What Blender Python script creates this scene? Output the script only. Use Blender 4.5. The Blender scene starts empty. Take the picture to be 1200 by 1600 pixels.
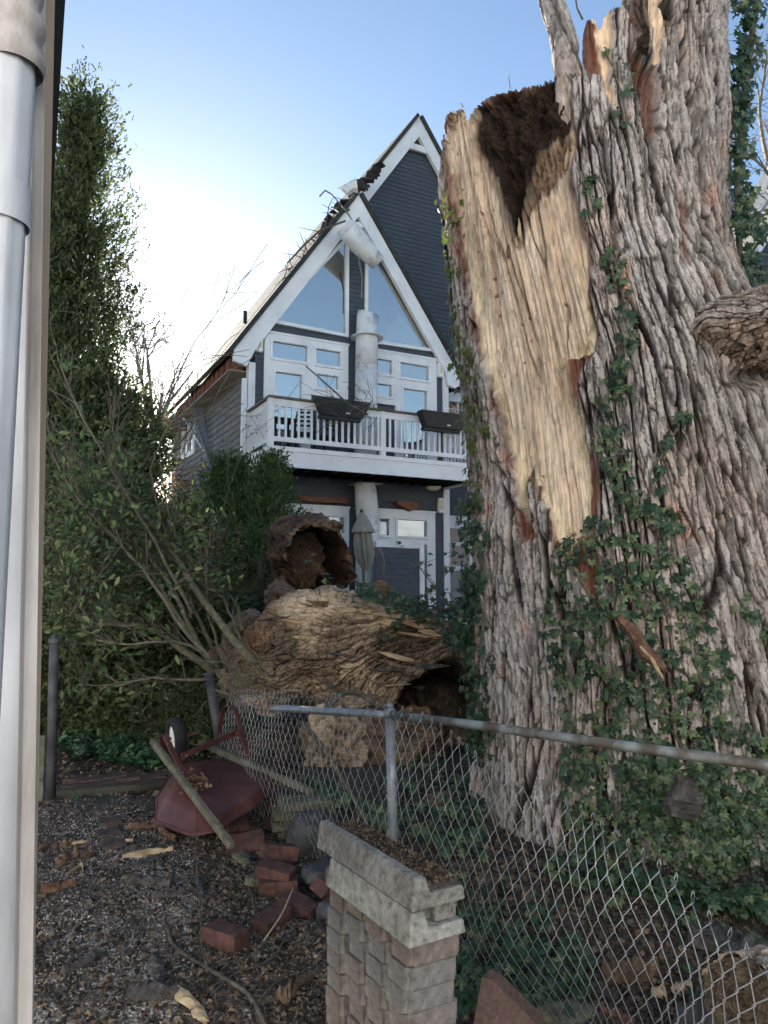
import bpy, math, random
import numpy as np
from mathutils import Vector, Matrix, kdtree
random.seed(7); RS=np.random.RandomState(7)
scene=bpy.context.scene; COL=scene.collection
# ---------------------------------------------------------------- camera, sky, sun, exposure
F=1165.0; PIT=math.atan(122/1165.0); CAM=np.array([0.,0.,1.6])
cd=bpy.data.cameras.new('camera'); cam=bpy.data.objects.new('camera',cd); COL.objects.link(cam)
cam.location=CAM; cam.rotation_euler=(math.pi/2+PIT,0,0)
cd.sensor_fit='VERTICAL'; cd.sensor_height=24; cd.lens=24*F/1600; cd.clip_start=0.05; cd.clip_end=2000
scene.camera=cam
SUN_AZ=math.radians(-19); SUN_EL=math.radians(15)
w=bpy.data.worlds.new('World'); scene.world=w; w.use_nodes=True
nt=w.node_tree; nt.nodes.clear()
sk=nt.nodes.new('ShaderNodeTexSky'); sk.sky_type='NISHITA'; sk.sun_disc=False
sk.sun_elevation=SUN_EL; sk.sun_rotation=SUN_AZ; sk.air_density=1.0; sk.dust_density=0.35; sk.ozone_density=2.0; sk.altitude=50
bg=nt.nodes.new('ShaderNodeBackground'); bg.inputs['Strength'].default_value=0.053
ow=nt.nodes.new('ShaderNodeOutputWorld')
hs=nt.nodes.new('ShaderNodeHueSaturation'); hs.inputs['Saturation'].default_value=1.0; nt.links.new(sk.outputs[0],hs.inputs['Color']); nt.links.new(hs.outputs[0],bg.inputs[0]); nt.links.new(bg.outputs[0],ow.inputs[0])
sd=bpy.data.lights.new('sun','SUN'); sd.energy=5.0; sd.angle=math.radians(0.6); sd.color=(1,0.93,0.82)
so=bpy.data.objects.new('sun',sd); COL.objects.link(so)
sdir=Vector((math.sin(SUN_AZ)*math.cos(SUN_EL),math.cos(SUN_AZ)*math.cos(SUN_EL),math.sin(SUN_EL)))
so.rotation_euler=sdir.to_track_quat('Z','Y').to_euler(); so.location=(-20,60,30)
scene.view_settings.view_transform='Standard'; scene.view_settings.look='None'
scene.view_settings.gamma=1; scene.view_settings.exposure=2.26
scene.view_settings.use_curve_mapping=False
# ---------------------------------------------------------------- helpers
def ray(x,y):
    u=(x-600)/F; v=(800-y)/F
    d=np.array([u,math.cos(PIT)-v*math.sin(PIT),math.sin(PIT)+v*math.cos(PIT)]); return d/d[1]
def at(x,y,Y): return CAM+ray(x,y)*Y          # pixel of the photograph at a forward distance -> world point
def proj(P):
    P=np.asarray(P,float)-CAM; c,s=math.cos(PIT),math.sin(PIT)
    f=P[...,1]*c+P[...,2]*s; u=-P[...,1]*s+P[...,2]*c
    f=np.maximum(f,1e-3)
    return 600+F*P[...,0]/f, 800-F*u/f
_pr=np.random.RandomState(3); _perm=np.tile(_pr.permutation(256),3).astype(np.int32)
_g=_pr.normal(size=(256,3)); _g/=np.linalg.norm(_g,axis=1)[:,None]
def perlin(x,y,z=0.0,s=0):
    x=np.asarray(x,float); y=np.asarray(y,float); z=np.zeros_like(x)+z+s*17.31
    x=x+s*5.7
    xi=np.floor(x).astype(np.int32); yi=np.floor(y).astype(np.int32); zi=np.floor(z).astype(np.int32)
    xf=x-xi; yf=y-yi; zf=z-zi
    u=xf*xf*xf*(xf*(xf*6-15)+10); v=yf*yf*yf*(yf*(yf*6-15)+10); w_=zf*zf*zf*(zf*(zf*6-15)+10)
    r=0
    for dx in (0,1):
        wx=u if dx else 1-u
        for dy in (0,1):
            wy=v if dy else 1-v
            for dz in (0,1):
                wz=w_ if dz else 1-w_
                h=_perm[_perm[_perm[(xi+dx)&255]+((yi+dy)&255)]+((zi+dz)&255)]
                g=_g[h]
                r=r+wx*wy*wz*(g[...,0]*(xf-dx)+g[...,1]*(yf-dy)+g[...,2]*(zf-dz))
    return r*1.5
def fbm(x,y,z=0.0,o=3,s=0):
    r=0;a=1
    for i in range(o): r=r+a*perlin(x*2**i,y*2**i,z*2**i,s+i*3); a*=.5
    return r
def sstep(a,b,x):
    t=np.clip((x-a)/(b-a),0,1); return t*t*(3-2*t)
def sdf(px,py,poly):                            # signed distance, negative inside
    poly=np.array(poly,float); n=len(poly); d=np.full(px.shape,1e9); ins=np.zeros(px.shape,bool)
    for i in range(n):
        a=poly[i]; b=poly[(i+1)%n]; e=b-a
        wx=px-a[0]; wy=py-a[1]; t=np.clip((wx*e[0]+wy*e[1])/(e@e+1e-9),0,1)
        d=np.minimum(d,(wx-e[0]*t)**2+(wy-e[1]*t)**2)
        if a[1]!=b[1]:
            c=((a[1]>py)!=(b[1]>py))&(px<(b[0]-a[0])*(py-a[1])/(b[1]-a[1])+a[0]); ins^=c
    return np.where(ins,-1,1)*np.sqrt(d)
def npmesh(name,V,Fc,k=4,smooth=False,col=None):
    V=np.asarray(V,np.float32); Fc=np.asarray(Fc,np.int32)
    me=bpy.data.meshes.new(name); me.vertices.add(len(V)); me.vertices.foreach_set('co',V.ravel())
    me.loops.add(Fc.size); me.loops.foreach_set('vertex_index',Fc.ravel())
    me.polygons.add(len(Fc)); me.polygons.foreach_set('loop_start',np.arange(len(Fc),dtype=np.int32)*k)
    try: me.polygons.foreach_set('loop_total',np.full(len(Fc),k,np.int32))
    except Exception: pass
    me.update(calc_edges=True)
    me.polygons.foreach_set('use_smooth',np.full(len(Fc),smooth))
    if col is not None:
        a=me.color_attributes.new('Col','FLOAT_COLOR','POINT')
        c=np.ones((len(V),4),np.float32); c[:,:3]=col; a.data.foreach_set('color',c.ravel())
    return me
def link(name,me,mat=None,parent=None):
    o=bpy.data.objects.new(name,me); COL.objects.link(o)
    if mat is not None and me is not None and len(me.materials)==0: me.materials.append(mat)
    if parent is not None: o.parent=parent
    return o
def tag(o,label=None,cat=None,group=None,kind=None):
    if label: o['label']=label
    if cat: o['category']=cat
    if group: o['group']=group
    if kind: o['kind']=kind
    return o
def empty(name,label,cat,group=None,loc=(0,0,0)):
    o=bpy.data.objects.new(name,None); COL.objects.link(o); o.location=loc; o.empty_display_size=.1; tag(o,label,cat,group)
    return o
class MB:
    def __init__(s): s.v=[]; s.f=[]
    def add(s,vs,fs):
        n=len(s.v); s.v+= [tuple(map(float,p)) for p in vs]; s.f+=[tuple(i+n for i in f) for f in fs]; return s
    def box(s,lo,hi,M=None):
        x0,y0,z0=lo; x1,y1,z1=hi
        vs=[(x0,y0,z0),(x1,y0,z0),(x1,y1,z0),(x0,y1,z0),(x0,y0,z1),(x1,y0,z1),(x1,y1,z1),(x0,y1,z1)]
        if M is not None: vs=[M@Vector(p) for p in vs]
        return s.add(vs,[(0,3,2,1),(4,5,6,7),(0,1,5,4),(1,2,6,5),(2,3,7,6),(3,0,4,7)])
    def prism(s,bot,top):                       # two loops of the same length
        n=len(bot); return s.add(list(bot)+list(top),[tuple(range(n))[::-1],tuple(range(n,2*n))]+[(i,(i+1)%n,n+(i+1)%n,n+i) for i in range(n)])
    def tube(s,pts,rad,n=8,cap=True):
        pts=[Vector(p) for p in pts]; m=len(pts)
        if not hasattr(rad,'__len__'): rad=[rad]*m
        up=None; rings=[]
        for i,p in enumerate(pts):
            t=(pts[min(i+1,m-1)]-pts[max(i-1,0)]); t=t.normalized() if t.length>1e-9 else Vector((0,0,1))
            if up is None: up=t.orthogonal().normalized()
            up=(up-t*up.dot(t)); up=up.normalized() if up.length>1e-6 else t.orthogonal().normalized()
            b=t.cross(up)
            rings.append([p+(up*math.cos(2*math.pi*k/n)+b*math.sin(2*math.pi*k/n))*rad[i] for k in range(n)])
        vs=[q for r in rings for q in r]; fs=[]
        for i in range(m-1):
            for k in range(n):
                a=i*n+k; b_=i*n+(k+1)%n; fs.append((a,b_,b_+n,a+n))
        if cap: fs.append(tuple(range(n))[::-1]); fs.append(tuple((m-1)*n+k for k in range(n)))
        return s.add(vs,fs)
    def build(s,name,mat,parent=None,smooth=False,bevel=0,M=None):
        me=bpy.data.meshes.new(name); me.from_pydata(s.v,[],s.f)
        if M is not None: me.transform(M)
        me.update()
        if smooth: me.polygons.foreach_set('use_smooth',[True]*len(me.polygons))
        o=link(name,me,mat,parent)
        if bevel:
            b=o.modifiers.new('bevel','BEVEL'); b.width=bevel; b.segments=2; b.limit_method='ANGLE'; b.angle_limit=math.radians(50)
        return o
def fix_normals(o):
    import bmesh
    bm=bmesh.new(); bm.from_mesh(o.data); bmesh.ops.recalc_face_normals(bm,faces=bm.faces); bm.to_mesh(o.data); bm.free()
def scatter(name,tv,tf,pos,nrm,size,mat,parent=None,spin=None,tilt=0.3,asp=None,rs=RS):
    """joined copies of a small template (z is its normal, y its length axis)"""
    tv=np.array(tv,float); tf=np.array(tf,int); n=len(pos); pos=np.asarray(pos,float)
    N=np.asarray(nrm,float)+rs.normal(size=(n,3))*tilt; N/=np.linalg.norm(N,axis=1)[:,None]+1e-9
    if spin is None: A=rs.normal(size=(n,3))
    else: A=np.asarray(spin,float)+rs.normal(size=(n,3))*.35
    Yv=A-N*(A*N).sum(1)[:,None]; Yv/=np.linalg.norm(Yv,axis=1)[:,None]+1e-9
    X=np.cross(Yv,N); S=np.asarray(size,float).reshape(-1,1)*np.ones((n,1))
    T=tv[None]*np.ones((n,1,1))
    if asp is not None: T=T*np.asarray(asp)[:,None,:]
    V=pos[:,None,:]+S[:,:,None]*(T[:,:,0:1]*X[:,None]+T[:,:,1:2]*Yv[:,None]+T[:,:,2:3]*N[:,None])
    k=tf.shape[1]; Fc=(tf[None]+(np.arange(n)*len(tv))[:,None,None]).reshape(-1,k)
    return link(name,npmesh(name,V.reshape(-1,3),Fc,k),mat,parent)
# ---------------------------------------------------------------- materials
def nn(t,ty,**k):
    n=t.nodes.new(ty)
    for a,b in k.items(): setattr(n,a,b)
    return n
def mat(name,cols,scale=6,rough=.8,bump=0,bscale=40,stretch=(1,1,1),metal=0,spec=.3,attr=False,big=.35,bigscale=1.3,island=0,dist=.01,detail=6,trans=0):
    m=bpy.data.materials.new(name); m.use_nodes=True; t=m.node_tree; t.nodes.clear(); L=t.links.new
    out=nn(t,'ShaderNodeOutputMaterial'); p=nn(t,'ShaderNodeBsdfPrincipled')
    p.inputs['Roughness'].default_value=rough; p.inputs['Metallic'].default_value=metal
    p.inputs['Specular IOR Level'].default_value=spec
    tc=nn(t,'ShaderNodeTexCoord'); mp=nn(t,'ShaderNodeMapping'); mp.inputs['Scale'].default_value=stretch
    L(tc.outputs['Object'],mp.inputs[0])
    n1=nn(t,'ShaderNodeTexNoise'); n1.inputs['Scale'].default_value=scale; n1.inputs['Detail'].default_value=detail; n1.inputs['Roughness'].default_value=.6
    L(mp.outputs[0],n1.inputs['Vector'])
    if island:
        g=nn(t,'ShaderNodeNewGeometry'); fac=g.outputs['Random Per Island']
        mx=nn(t,'ShaderNodeMix'); mx.data_type='FLOAT'; mx.inputs[0].default_value=island
        L(n1.outputs[0],mx.inputs[2]); L(fac,mx.inputs[3]); fac=mx.outputs[0]
    else: fac=n1.outputs[0]
    rp=nn(t,'ShaderNodeValToRGB'); e=rp.color_ramp.elements
    lo,hi=(.3,.7) if not island else (.12,.88)
    nc=len(cols)
    while len(e)<nc: e.new(.5)
    for i,c in enumerate(cols): e[i].position=lo+(hi-lo)*i/max(1,nc-1); e[i].color=(*c,1)
    L(fac,rp.inputs[0]); c=rp.outputs[0]
    if attr:
        at_=nn(t,'ShaderNodeAttribute'); at_.attribute_name='Col'
        mm=nn(t,'ShaderNodeMix'); mm.data_type='RGBA'; mm.blend_type='MULTIPLY'; mm.inputs[0].default_value=1
        L(c,mm.inputs[6]); L(at_.outputs['Color'],mm.inputs[7]); c=mm.outputs[2]
    n2=nn(t,'ShaderNodeTexNoise'); n2.inputs['Scale'].default_value=bigscale; n2.inputs['Detail'].default_value=4; L(tc.outputs['Object'],n2.inputs['Vector'])
    mr=nn(t,'ShaderNodeMapRange'); mr.inputs[1].default_value=.25; mr.inputs[2].default_value=.75; mr.inputs[3].default_value=1-big; mr.inputs[4].default_value=1+big*.6
    L(n2.outputs[0],mr.inputs[0])
    m3=nn(t,'ShaderNodeMix'); m3.data_type='RGBA'; m3.blend_type='MULTIPLY'; m3.inputs[0].default_value=1
    L(c,m3.inputs[6]); L(mr.outputs[0],m3.inputs[7]); c=m3.outputs[2]
    L(c,p.inputs['Base Color'])
    if bump:
        n3=nn(t,'ShaderNodeTexNoise'); n3.inputs['Scale'].default_value=bscale; n3.inputs['Detail'].default_value=5; n3.inputs['Roughness'].default_value=.65
        L(mp.outputs[0],n3.inputs['Vector'])
        b=nn(t,'ShaderNodeBump'); b.inputs['Strength'].default_value=bump; b.inputs['Distance'].default_value=dist
        L(n3.outputs[0],b.inputs['Height']); L(b.outputs[0],p.inputs['Normal'])
    if trans:
        tr=nn(t,'ShaderNodeBsdfTranslucent'); L(c,tr.inputs[0]); ms=nn(t,'ShaderNodeMixShader'); ms.inputs[0].default_value=trans
        L(p.outputs[0],ms.inputs[1]); L(tr.outputs[0],ms.inputs[2]); L(ms.outputs[0],out.inputs[0])
    else: L(p.outputs[0],out.inputs[0])
    return m
W1=(1,1,1)
MT=dict(
 sculpt=mat('bark and wood',[(.55,.55,.55),(1,1,1),(1.25,1.22,1.2)],scale=38,rough=.9,bump=.6,bscale=120,stretch=(1,1,.3),attr=True,big=.22,spec=.15,dist=.012),
 log=mat('torn log wood',[(.5,.48,.46),(1,1,1),(1.3,1.27,1.2)],scale=30,rough=.9,bump=.7,bscale=90,stretch=(.5,.5,1.6),attr=True,big=.3,spec=.15,dist=.02),
 siding=mat('dark blue grey painted clapboard',[(.055,.062,.078),(.072,.082,.102),(.088,.098,.118)],scale=5,rough=.55,bump=.12,bscale=60,stretch=(1,1,4),big=.15),
 siding_side=mat('weathered grey clapboard',[(.13,.13,.135),(.18,.18,.185),(.23,.225,.225)],scale=5,rough=.75,bump=.15,bscale=60,big=.2),
 white=mat('white painted trim',[(.70,.71,.73),(.80,.80,.81),(.84,.84,.84)],scale=3,rough=.5,bump=.08,bscale=80,big=.12),
 whitef=mat('chipped white flue paint',[(.38,.36,.33),(.66,.67,.68),(.72,.72,.72),(.75,.75,.74)],scale=4.5,rough=.5,bump=.2,bscale=30,big=.15),
 backing=mat('dark room behind the glass',[(.03,.032,.036),(.09,.092,.098)],scale=1.5,rough=.9,big=.4),
 blind=mat('pale blind',[(.55,.56,.55),(.65,.65,.63)],scale=2,rough=.8,big=.1),
 cream=mat('cream inner wall',[(.62,.57,.40),(.72,.68,.50)],scale=2,rough=.8,big=.1),
 shingle=mat('dark roof shingle',[(.03,.03,.03),(.07,.065,.06)],scale=20,rough=.9,bump=.5,bscale=60),
 rafter=mat('bare rafter wood',[(.16,.06,.04),(.28,.13,.09)],scale=8,rough=.85,bump=.2),
 railcap=mat('brown rail cap',[(.10,.075,.06),(.16,.12,.10)],scale=10,rough=.7),
 black=mat('black plastic',[(.012,.012,.013),(.022,.022,.023)],scale=6,rough=.45,big=.2),
 blackm=mat('black iron',[(.01,.01,.01),(.02,.02,.02)],rough=.5,metal=.3),
 galv=mat('galvanised steel',[(.20,.22,.24),(.32,.34,.37),(.42,.44,.47)],scale=18,rough=.5,metal=.55,bump=.15,bscale=90,big=.25),
 wire=mat('galvanised wire',[(.24,.25,.27),(.42,.43,.45)],scale=20,rough=.45,metal=.6,big=.3,bigscale=3),
 rail=mat('tarnished fence pipe',[(.10,.065,.05),(.15,.13,.11),(.25,.27,.26),(.33,.37,.36)],scale=9,rough=.6,metal=.35,bump=.3,bscale=120,big=.3,bigscale=2.5),
 darkpost=mat('dark painted post',[(.03,.032,.036),(.06,.06,.065),(.10,.10,.105)],scale=8,rough=.6,big=.2),
 sheet=mat('bent metal gutter',[(.32,.36,.42),(.5,.54,.6)],scale=5,rough=.35,metal=.6,big=.25,bigscale=4),
 redpaint=mat('dull red wheelbarrow paint',[(.065,.024,.022),(.10,.035,.032),(.14,.058,.05)],scale=7,rough=.5,bump=.12,bscale=50,big=.35,bigscale=3),
 oldwood=mat('weathered handle wood',[(.07,.065,.05),(.13,.12,.09),(.19,.17,.13)],scale=16,rough=.85,bump=.3,bscale=70,stretch=(1,1,1)),
 rubber=mat('black rubber tyre',[(.012,.012,.013),(.025,.025,.027)],scale=20,rough=.85,bump=.2),
 rust=mat('rusty steel',[(.10,.045,.03),(.2,.1,.06)],scale=30,rough=.8,metal=.3),
 concrete=mat('weathered cast concrete',[(.14,.13,.115),(.30,.29,.265),(.42,.41,.38)],scale=45,rough=.95,bump=.8,bscale=150,big=.45,bigscale=7,dist=.012),
 concrete2=mat('greenish cast concrete',[(.16,.16,.14),(.32,.32,.295),(.43,.43,.40)],scale=45,rough=.95,bump=.5,bscale=130,big=.4,bigscale=7,dist=.01),
 paver_a=mat('grey pink paver',[(.13,.11,.105),(.19,.165,.155),(.25,.22,.205)],scale=60,rough=.95,bump=.6,bscale=160,big=.3,bigscale=9,dist=.008),
 paver_b=mat('brown pink paver',[(.12,.10,.092),(.18,.145,.132),(.24,.20,.185)],scale=60,rough=.95,bump=.6,bscale=160,big=.3,bigscale=9,dist=.008),
 paver_c=mat('grey paver',[(.11,.108,.10),(.17,.165,.155),(.22,.215,.2)],scale=60,rough=.95,bump=.6,bscale=160,big=.3,bigscale=9,dist=.004),
 brick=mat('red clay brick',[(.05,.03,.026),(.085,.042,.036),(.13,.066,.055)],scale=22,rough=.9,bump=.6,bscale=90,big=.35,bigscale=7,dist=.006),
 oldbrick=mat('dirty path brick',[(.05,.04,.038),(.09,.062,.055),(.12,.085,.075)],scale=22,rough=.95,bump=.6,bscale=90,big=.35,bigscale=3,dist=.006),
 slab=mat('mossy sandstone',[(.08,.08,.055),(.13,.13,.09),(.19,.18,.13)],scale=18,rough=.95,bump=.8,bscale=70,big=.35,bigscale=6,dist=.01),
 darkstone=mat('dark wet stone',[(.03,.03,.035),(.06,.06,.066),(.10,.10,.10)],scale=14,rough=.7,bump=.8,bscale=50,big=.3,bigscale=5,dist=.01),
 brownslab=mat('brown stone slab',[(.06,.038,.032),(.085,.055,.046),(.12,.085,.07)],scale=60,rough=.9,bump=.5,bscale=120,big=.2,bigscale=5,dist=.004),
 soil=mat('dark gravelly soil',[(.03,.024,.02),(.06,.05,.042),(.105,.09,.078),(.16,.145,.13)],scale=55,rough=.95,bump=.9,bscale=80,big=.35,bigscale=1.8,dist=.02,detail=9),
 pebble=mat('grey gravel stones',[(.05,.044,.038),(.10,.09,.08),(.17,.155,.14),(.27,.25,.23),(.44,.41,.38)],scale=30,rough=.85,island=.95,big=.35,bigscale=2.2),
 mulch=mat('dead leaf and bark chips',[(.02,.015,.012),(.045,.032,.025),(.075,.055,.042),(.12,.085,.06),(.2,.15,.1)],scale=30,rough=.95,island=.9,big=.3),
 timber=mat('edging timber',[(.05,.05,.038),(.09,.085,.065)],scale=20,rough=.9,bump=.4,bscale=60),
 wood=mat('fresh split wood',[(.30,.20,.11),(.46,.34,.20),(.58,.46,.30)],scale=18,rough=.8,bump=.6,bscale=60,stretch=(.3,1,1),big=.25,bigscale=6,dist=.01),
 rotwood=mat('brown rotten wood',[(.08,.05,.032),(.16,.105,.068),(.27,.19,.13)],scale=24,rough=.95,bump=.9,bscale=60,big=.35,bigscale=8,dist=.02),
 barkc=mat('loose bark',[(.04,.035,.032),(.09,.08,.075),(.15,.135,.125)],scale=20,rough=.95,bump=.9,bscale=60,big=.35,bigscale=8,dist=.02),
 redbark=mat('red inner bark',[(.085,.042,.028),(.15,.078,.052),(.24,.14,.095)],scale=24,rough=.95,bump=.8,bscale=60,big=.3,bigscale=8,dist=.015),
 twig=mat('brown twig bark',[(.05,.042,.035),(.095,.08,.065),(.15,.13,.11)],scale=25,rough=.9,bump=.3,big=.3),
 greentwig=mat('olive branch bark',[(.07,.065,.04),(.12,.11,.075),(.18,.165,.12)],scale=25,rough=.85,bump=.3,big=.3),
 paletwig=mat('pale sunlit twig',[(.16,.14,.11),(.26,.23,.19)],scale=25,rough=.9,big=.3),
 ivy=mat('dark ivy leaf',[(.010,.026,.012),(.026,.058,.026),(.05,.092,.040),(.075,.12,.05),(.12,.15,.065)],scale=20,rough=.42,island=.85,big=.25,spec=.45,trans=.15),
 ivy_y=mat('yellow green ivy leaf',[(.07,.10,.02),(.14,.17,.04),(.22,.20,.08),(.2,.12,.07)],scale=20,rough=.5,island=.9,big=.2,trans=.35),
 juni=mat('dark evergreen spray',[(.03,.05,.02),(.07,.095,.04),(.11,.135,.06),(.16,.17,.08)],scale=12,rough=.8,island=.6,big=.4,trans=.4,spec=.2),
 arbo=mat('green arborvitae spray',[(.04,.08,.03),(.07,.125,.045),(.10,.16,.06),(.16,.18,.07)],scale=12,rough=.8,island=.6,big=.35,trans=.4,spec=.2),
 privet=mat('glossy shrub leaf',[(.04,.075,.03),(.075,.125,.05),(.125,.18,.07),(.20,.24,.09)],scale=12,rough=.42,island=.8,big=.25,trans=.4,spec=.45),
 vinca=mat('ground cover leaf',[(.012,.04,.018),(.025,.075,.03),(.045,.11,.045)],scale=12,rough=.45,island=.8,big=.25,spec=.45,trans=.15),
 brownleaf=mat('dead brown leaf',[(.12,.07,.035),(.25,.15,.08),(.38,.26,.15)],scale=12,rough=.8,island=.8,trans=.4),
 canvas=mat('taupe umbrella canvas',[(.26,.235,.195),(.34,.31,.265)],scale=12,rough=.9,bump=.15,big=.2),
 brickwall=mat('distant brown brick',[(.16,.09,.06),(.24,.15,.11)],scale=14,rough=.9,big=.3),
 plasterw=mat('white vinyl',[(.30,.30,.31),(.42,.44,.48),(.47,.49,.53),(.53,.55,.58)],scale=9,rough=.5,bump=.15,bscale=30,stretch=(1,1,.12),big=.22,bigscale=5),
 vinyl_dirty=mat('dirty pale trim',[(.19,.16,.145),(.35,.325,.315),(.45,.44,.45)],scale=16,rough=.7,bump=.3,bscale=60,stretch=(1,1,.15),big=.2),
 tantrim=mat('tan trim',[(.26,.22,.18),(.34,.30,.25)],scale=10,rough=.7,stretch=(1,1,.15)),
 grass=mat('short grass',[(.02,.04,.015),(.045,.07,.025)],scale=12,rough=.9),
)
def glassmat(name,tint=(.92,.86,.80),k=.42):
    m=bpy.data.materials.new(name); m.use_nodes=True; t=m.node_tree; t.nodes.clear()
    o=nn(t,'ShaderNodeOutputMaterial'); a=nn(t,'ShaderNodeBsdfTransparent'); a.inputs[0].default_value=(.8,.84,.86,1)
    g=nn(t,'ShaderNodeBsdfGlossy'); g.inputs['Roughness'].default_value=.02; g.inputs['Color'].default_value=(*tint,1)
    tc=nn(t,'ShaderNodeTexCoord'); nz=nn(t,'ShaderNodeTexNoise'); nz.inputs['Scale'].default_value=1.6
    b=nn(t,'ShaderNodeBump'); b.inputs['Strength'].default_value=.06; b.inputs['Distance'].default_value=.03
    t.links.new(tc.outputs['Object'],nz.inputs['Vector']); t.links.new(nz.outputs[0],b.inputs['Height']); t.links.new(b.outputs[0],g.inputs['Normal'])
    x=nn(t,'ShaderNodeMixShader'); x.inputs[0].default_value=k
    t.links.new(a.outputs[0],x.inputs[1]); t.links.new(g.outputs[0],x.inputs[2]); t.links.new(x.outputs[0],o.inputs[0]); return m
MT['glass']=glassmat('coated window glass')
MT['glassd']=glassmat('dim window glass',(.7,.75,.78),.25)
# ---------------------------------------------------------------- ground
FX=np.array([-60,-2.2,-1.3,.05,1.43,2.6,6,60]); FY=np.array([11,9.5,6.2,3.9,2.86,2.05,1,1])
def gh(x,y):
    x=np.asarray(x,float); y=np.asarray(y,float)
    d=y-np.interp(x,FX,FY)
    z=.20*sstep(-.05,.55,d)+.35*sstep(2,9,d)*sstep(60,20,y)
    return z
def gdetail(x,y):
    return .022*fbm(x*1.7,y*1.7,0,3,5)+.010*fbm(x*9,y*9,0,3,6)
def G(x,y): return float(gh(x,y)+gdetail(np.array([x]),np.array([y]))[0])
xs=np.concatenate([[-500,-200,-90,-40,-20,-12,-8,-5.5,-4],np.arange(-3.2,3.6,.024),[4,5,7,10,16,30,80,200,500]])
ys=np.concatenate([[-300,-80,-20,-6,-2,0,.8],np.arange(1.4,6.6,.024),np.arange(6.7,12,.12),[13,15,18,22,28,40,70,150,400,1200]])
X,Y=np.meshgrid(xs,ys); Z=gh(X,Y)+gdetail(X,Y)*(np.abs(X)<20)
near=(np.abs(X)<4)&(Y<8)&(Y>1)
Z=Z+near*.006*perlin(X*45,Y*45,0,9)
V=np.stack([X,Y,Z],-1).reshape(-1,3); ny,nx=X.shape
I=(np.arange(ny-1)[:,None]*nx+np.arange(nx-1)[None]).reshape(-1)
ground=link('ground',npmesh('ground',V,np.stack([I,I+1,I+nx+1,I+nx],1),4,True),MT['soil']); tag(ground,kind='structure')
# ---------------------------------------------------------------- the gabled house, in its own frame (s along the front, t away from us, z up)
HA=math.atan2(.460,.888)
house=empty('gabled_house','dark blue-grey clapboard house with two steep white-trimmed gables and an upper balcony','house')
house.location=(-2.80959,15.25021,0); house.rotation_euler=(0,0,HA)
Ha=np.array([math.cos(HA),math.sin(HA),0]); Hb=np.array([-math.sin(HA),math.cos(HA),0]); HO=np.array([-2.80959,15.25021,0])
def HW(s,t,z): return HO+Ha*s+Hb*t+np.array([0,0,z])
def hm(): return MB()
SL=1.44; WT='white'
# solid dark backing behind the boards and windows
b=hm(); outl=[(0.02,.2),(4.85,.2),(4.85,7.1),(2.43,10.4),(0.02,7.0)]
b.prism([(s,.16,z) for s,z in outl],[(s,1.3,z) for s,z in outl])
outl=[(.04,.2),(9.4,.2),(9.4,6.9),(4.62,13.6),(.04,7.0)]
b.prism([(s,1.16,z) for s,z in outl],[(s,7.5,z) for s,z in outl]); b.build('inner_wall',MT['backing'],house)
m=hm(); m.box((.0,.03,.2),(.06,.155,6.3)); m.build('wall',MT['siding'],house)
def board(name,segs,z0,h,t,mt,t_off=0.0):
    """one clapboard course; segs = (sb0,sb1,st0,st1)"""
    for (a0,a1,c0,c1) in segs:
        m=hm(); z1=z0+h*1.02
        m.add([(a0,t-.024,z0),(a1,t-.024,z0),(a1,t+.02,z0),(a0,t+.02,z0),(c0,t-.008,z1),(c1,t-.008,z1),(c1,t+.02,z1),(c0,t+.02,z1)],
              [(0,3,2,1),(4,5,6,7),(0,1,5,4),(1,2,6,5),(2,3,7,6),(3,0,4,7)])
        m.build(name,mt,house)
def course(z0,h,t,left,right,openings,mt):
    zm=z0+h/2; segs=[(left(z0),right(z0),left(z0+h),right(z0+h))]
    for (oz0,oz1,ol,orr) in openings:
        if oz0<zm<oz1:
            new=[]
            for (a0,a1,c0,c1) in segs:
                l0,r0,l1,r1=ol(z0),orr(z0),ol(z0+h),orr(z0+h)
                if r0<=a0 or l0>=a1: new.append((a0,a1,c0,c1)); continue
                if l0>a0: new.append((a0,l0,c0,max(l1,c0)))
                if r0<a1: new.append((r0,a1,min(r1,c1),c1))
            segs=new
    segs=[q for q in segs if q[1]-q[0]>.03 and q[3]-q[2]>-.2]
    segs=[(a,b_,c,max(c+.001,d)) for a,b_,c,d in segs]
    board('clapboard',segs,z0,h,t,mt)
k_=lambda v:(lambda z:v)
fr_open=[(4.3,7.04,k_(.32),k_(1.34)),(5.84,7.04,k_(1.3),k_(2.2)),(5.84,7.04,k_(2.72),k_(3.46)),(4.3,7.04,k_(3.42),k_(4.52)),
 (.3,3.38,k_(.3),k_(2.26)),(.3,3.38,k_(2.72),k_(4.45)),
 (7.28,9.55,lambda z:.36+(z-7.3)*.79,k_(2.2)),(7.24,9.8,k_(2.68),lambda z:4.46-(z-7.26)*.68)]
z=.4
while z<10.05:
    L=(lambda z:max(.1,2.43-(10.3-z)/SL)); R=(lambda z:min(4.72,2.43+(10.3-z)/SL))
    course(z,.11,0.0,L,R,fr_open,MT['siding']); z+=.11
bo=[(.3,3.4,k_(5.3),k_(6.3)),(5.5,6.55,k_(5.3),k_(6.25))]
z=.4
while z<13.3:
    L=(lambda z: 4.62-(13.5-z)/SL if z>10.4 else (2.43+(10.5-z)/SL if z>7.1 else 4.82)); R=(lambda z:min(9.35,4.62+(13.5-z)/SL))
    course(z,.115,1.0,L,R,bo,MT['siding']); z+=.115
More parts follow.
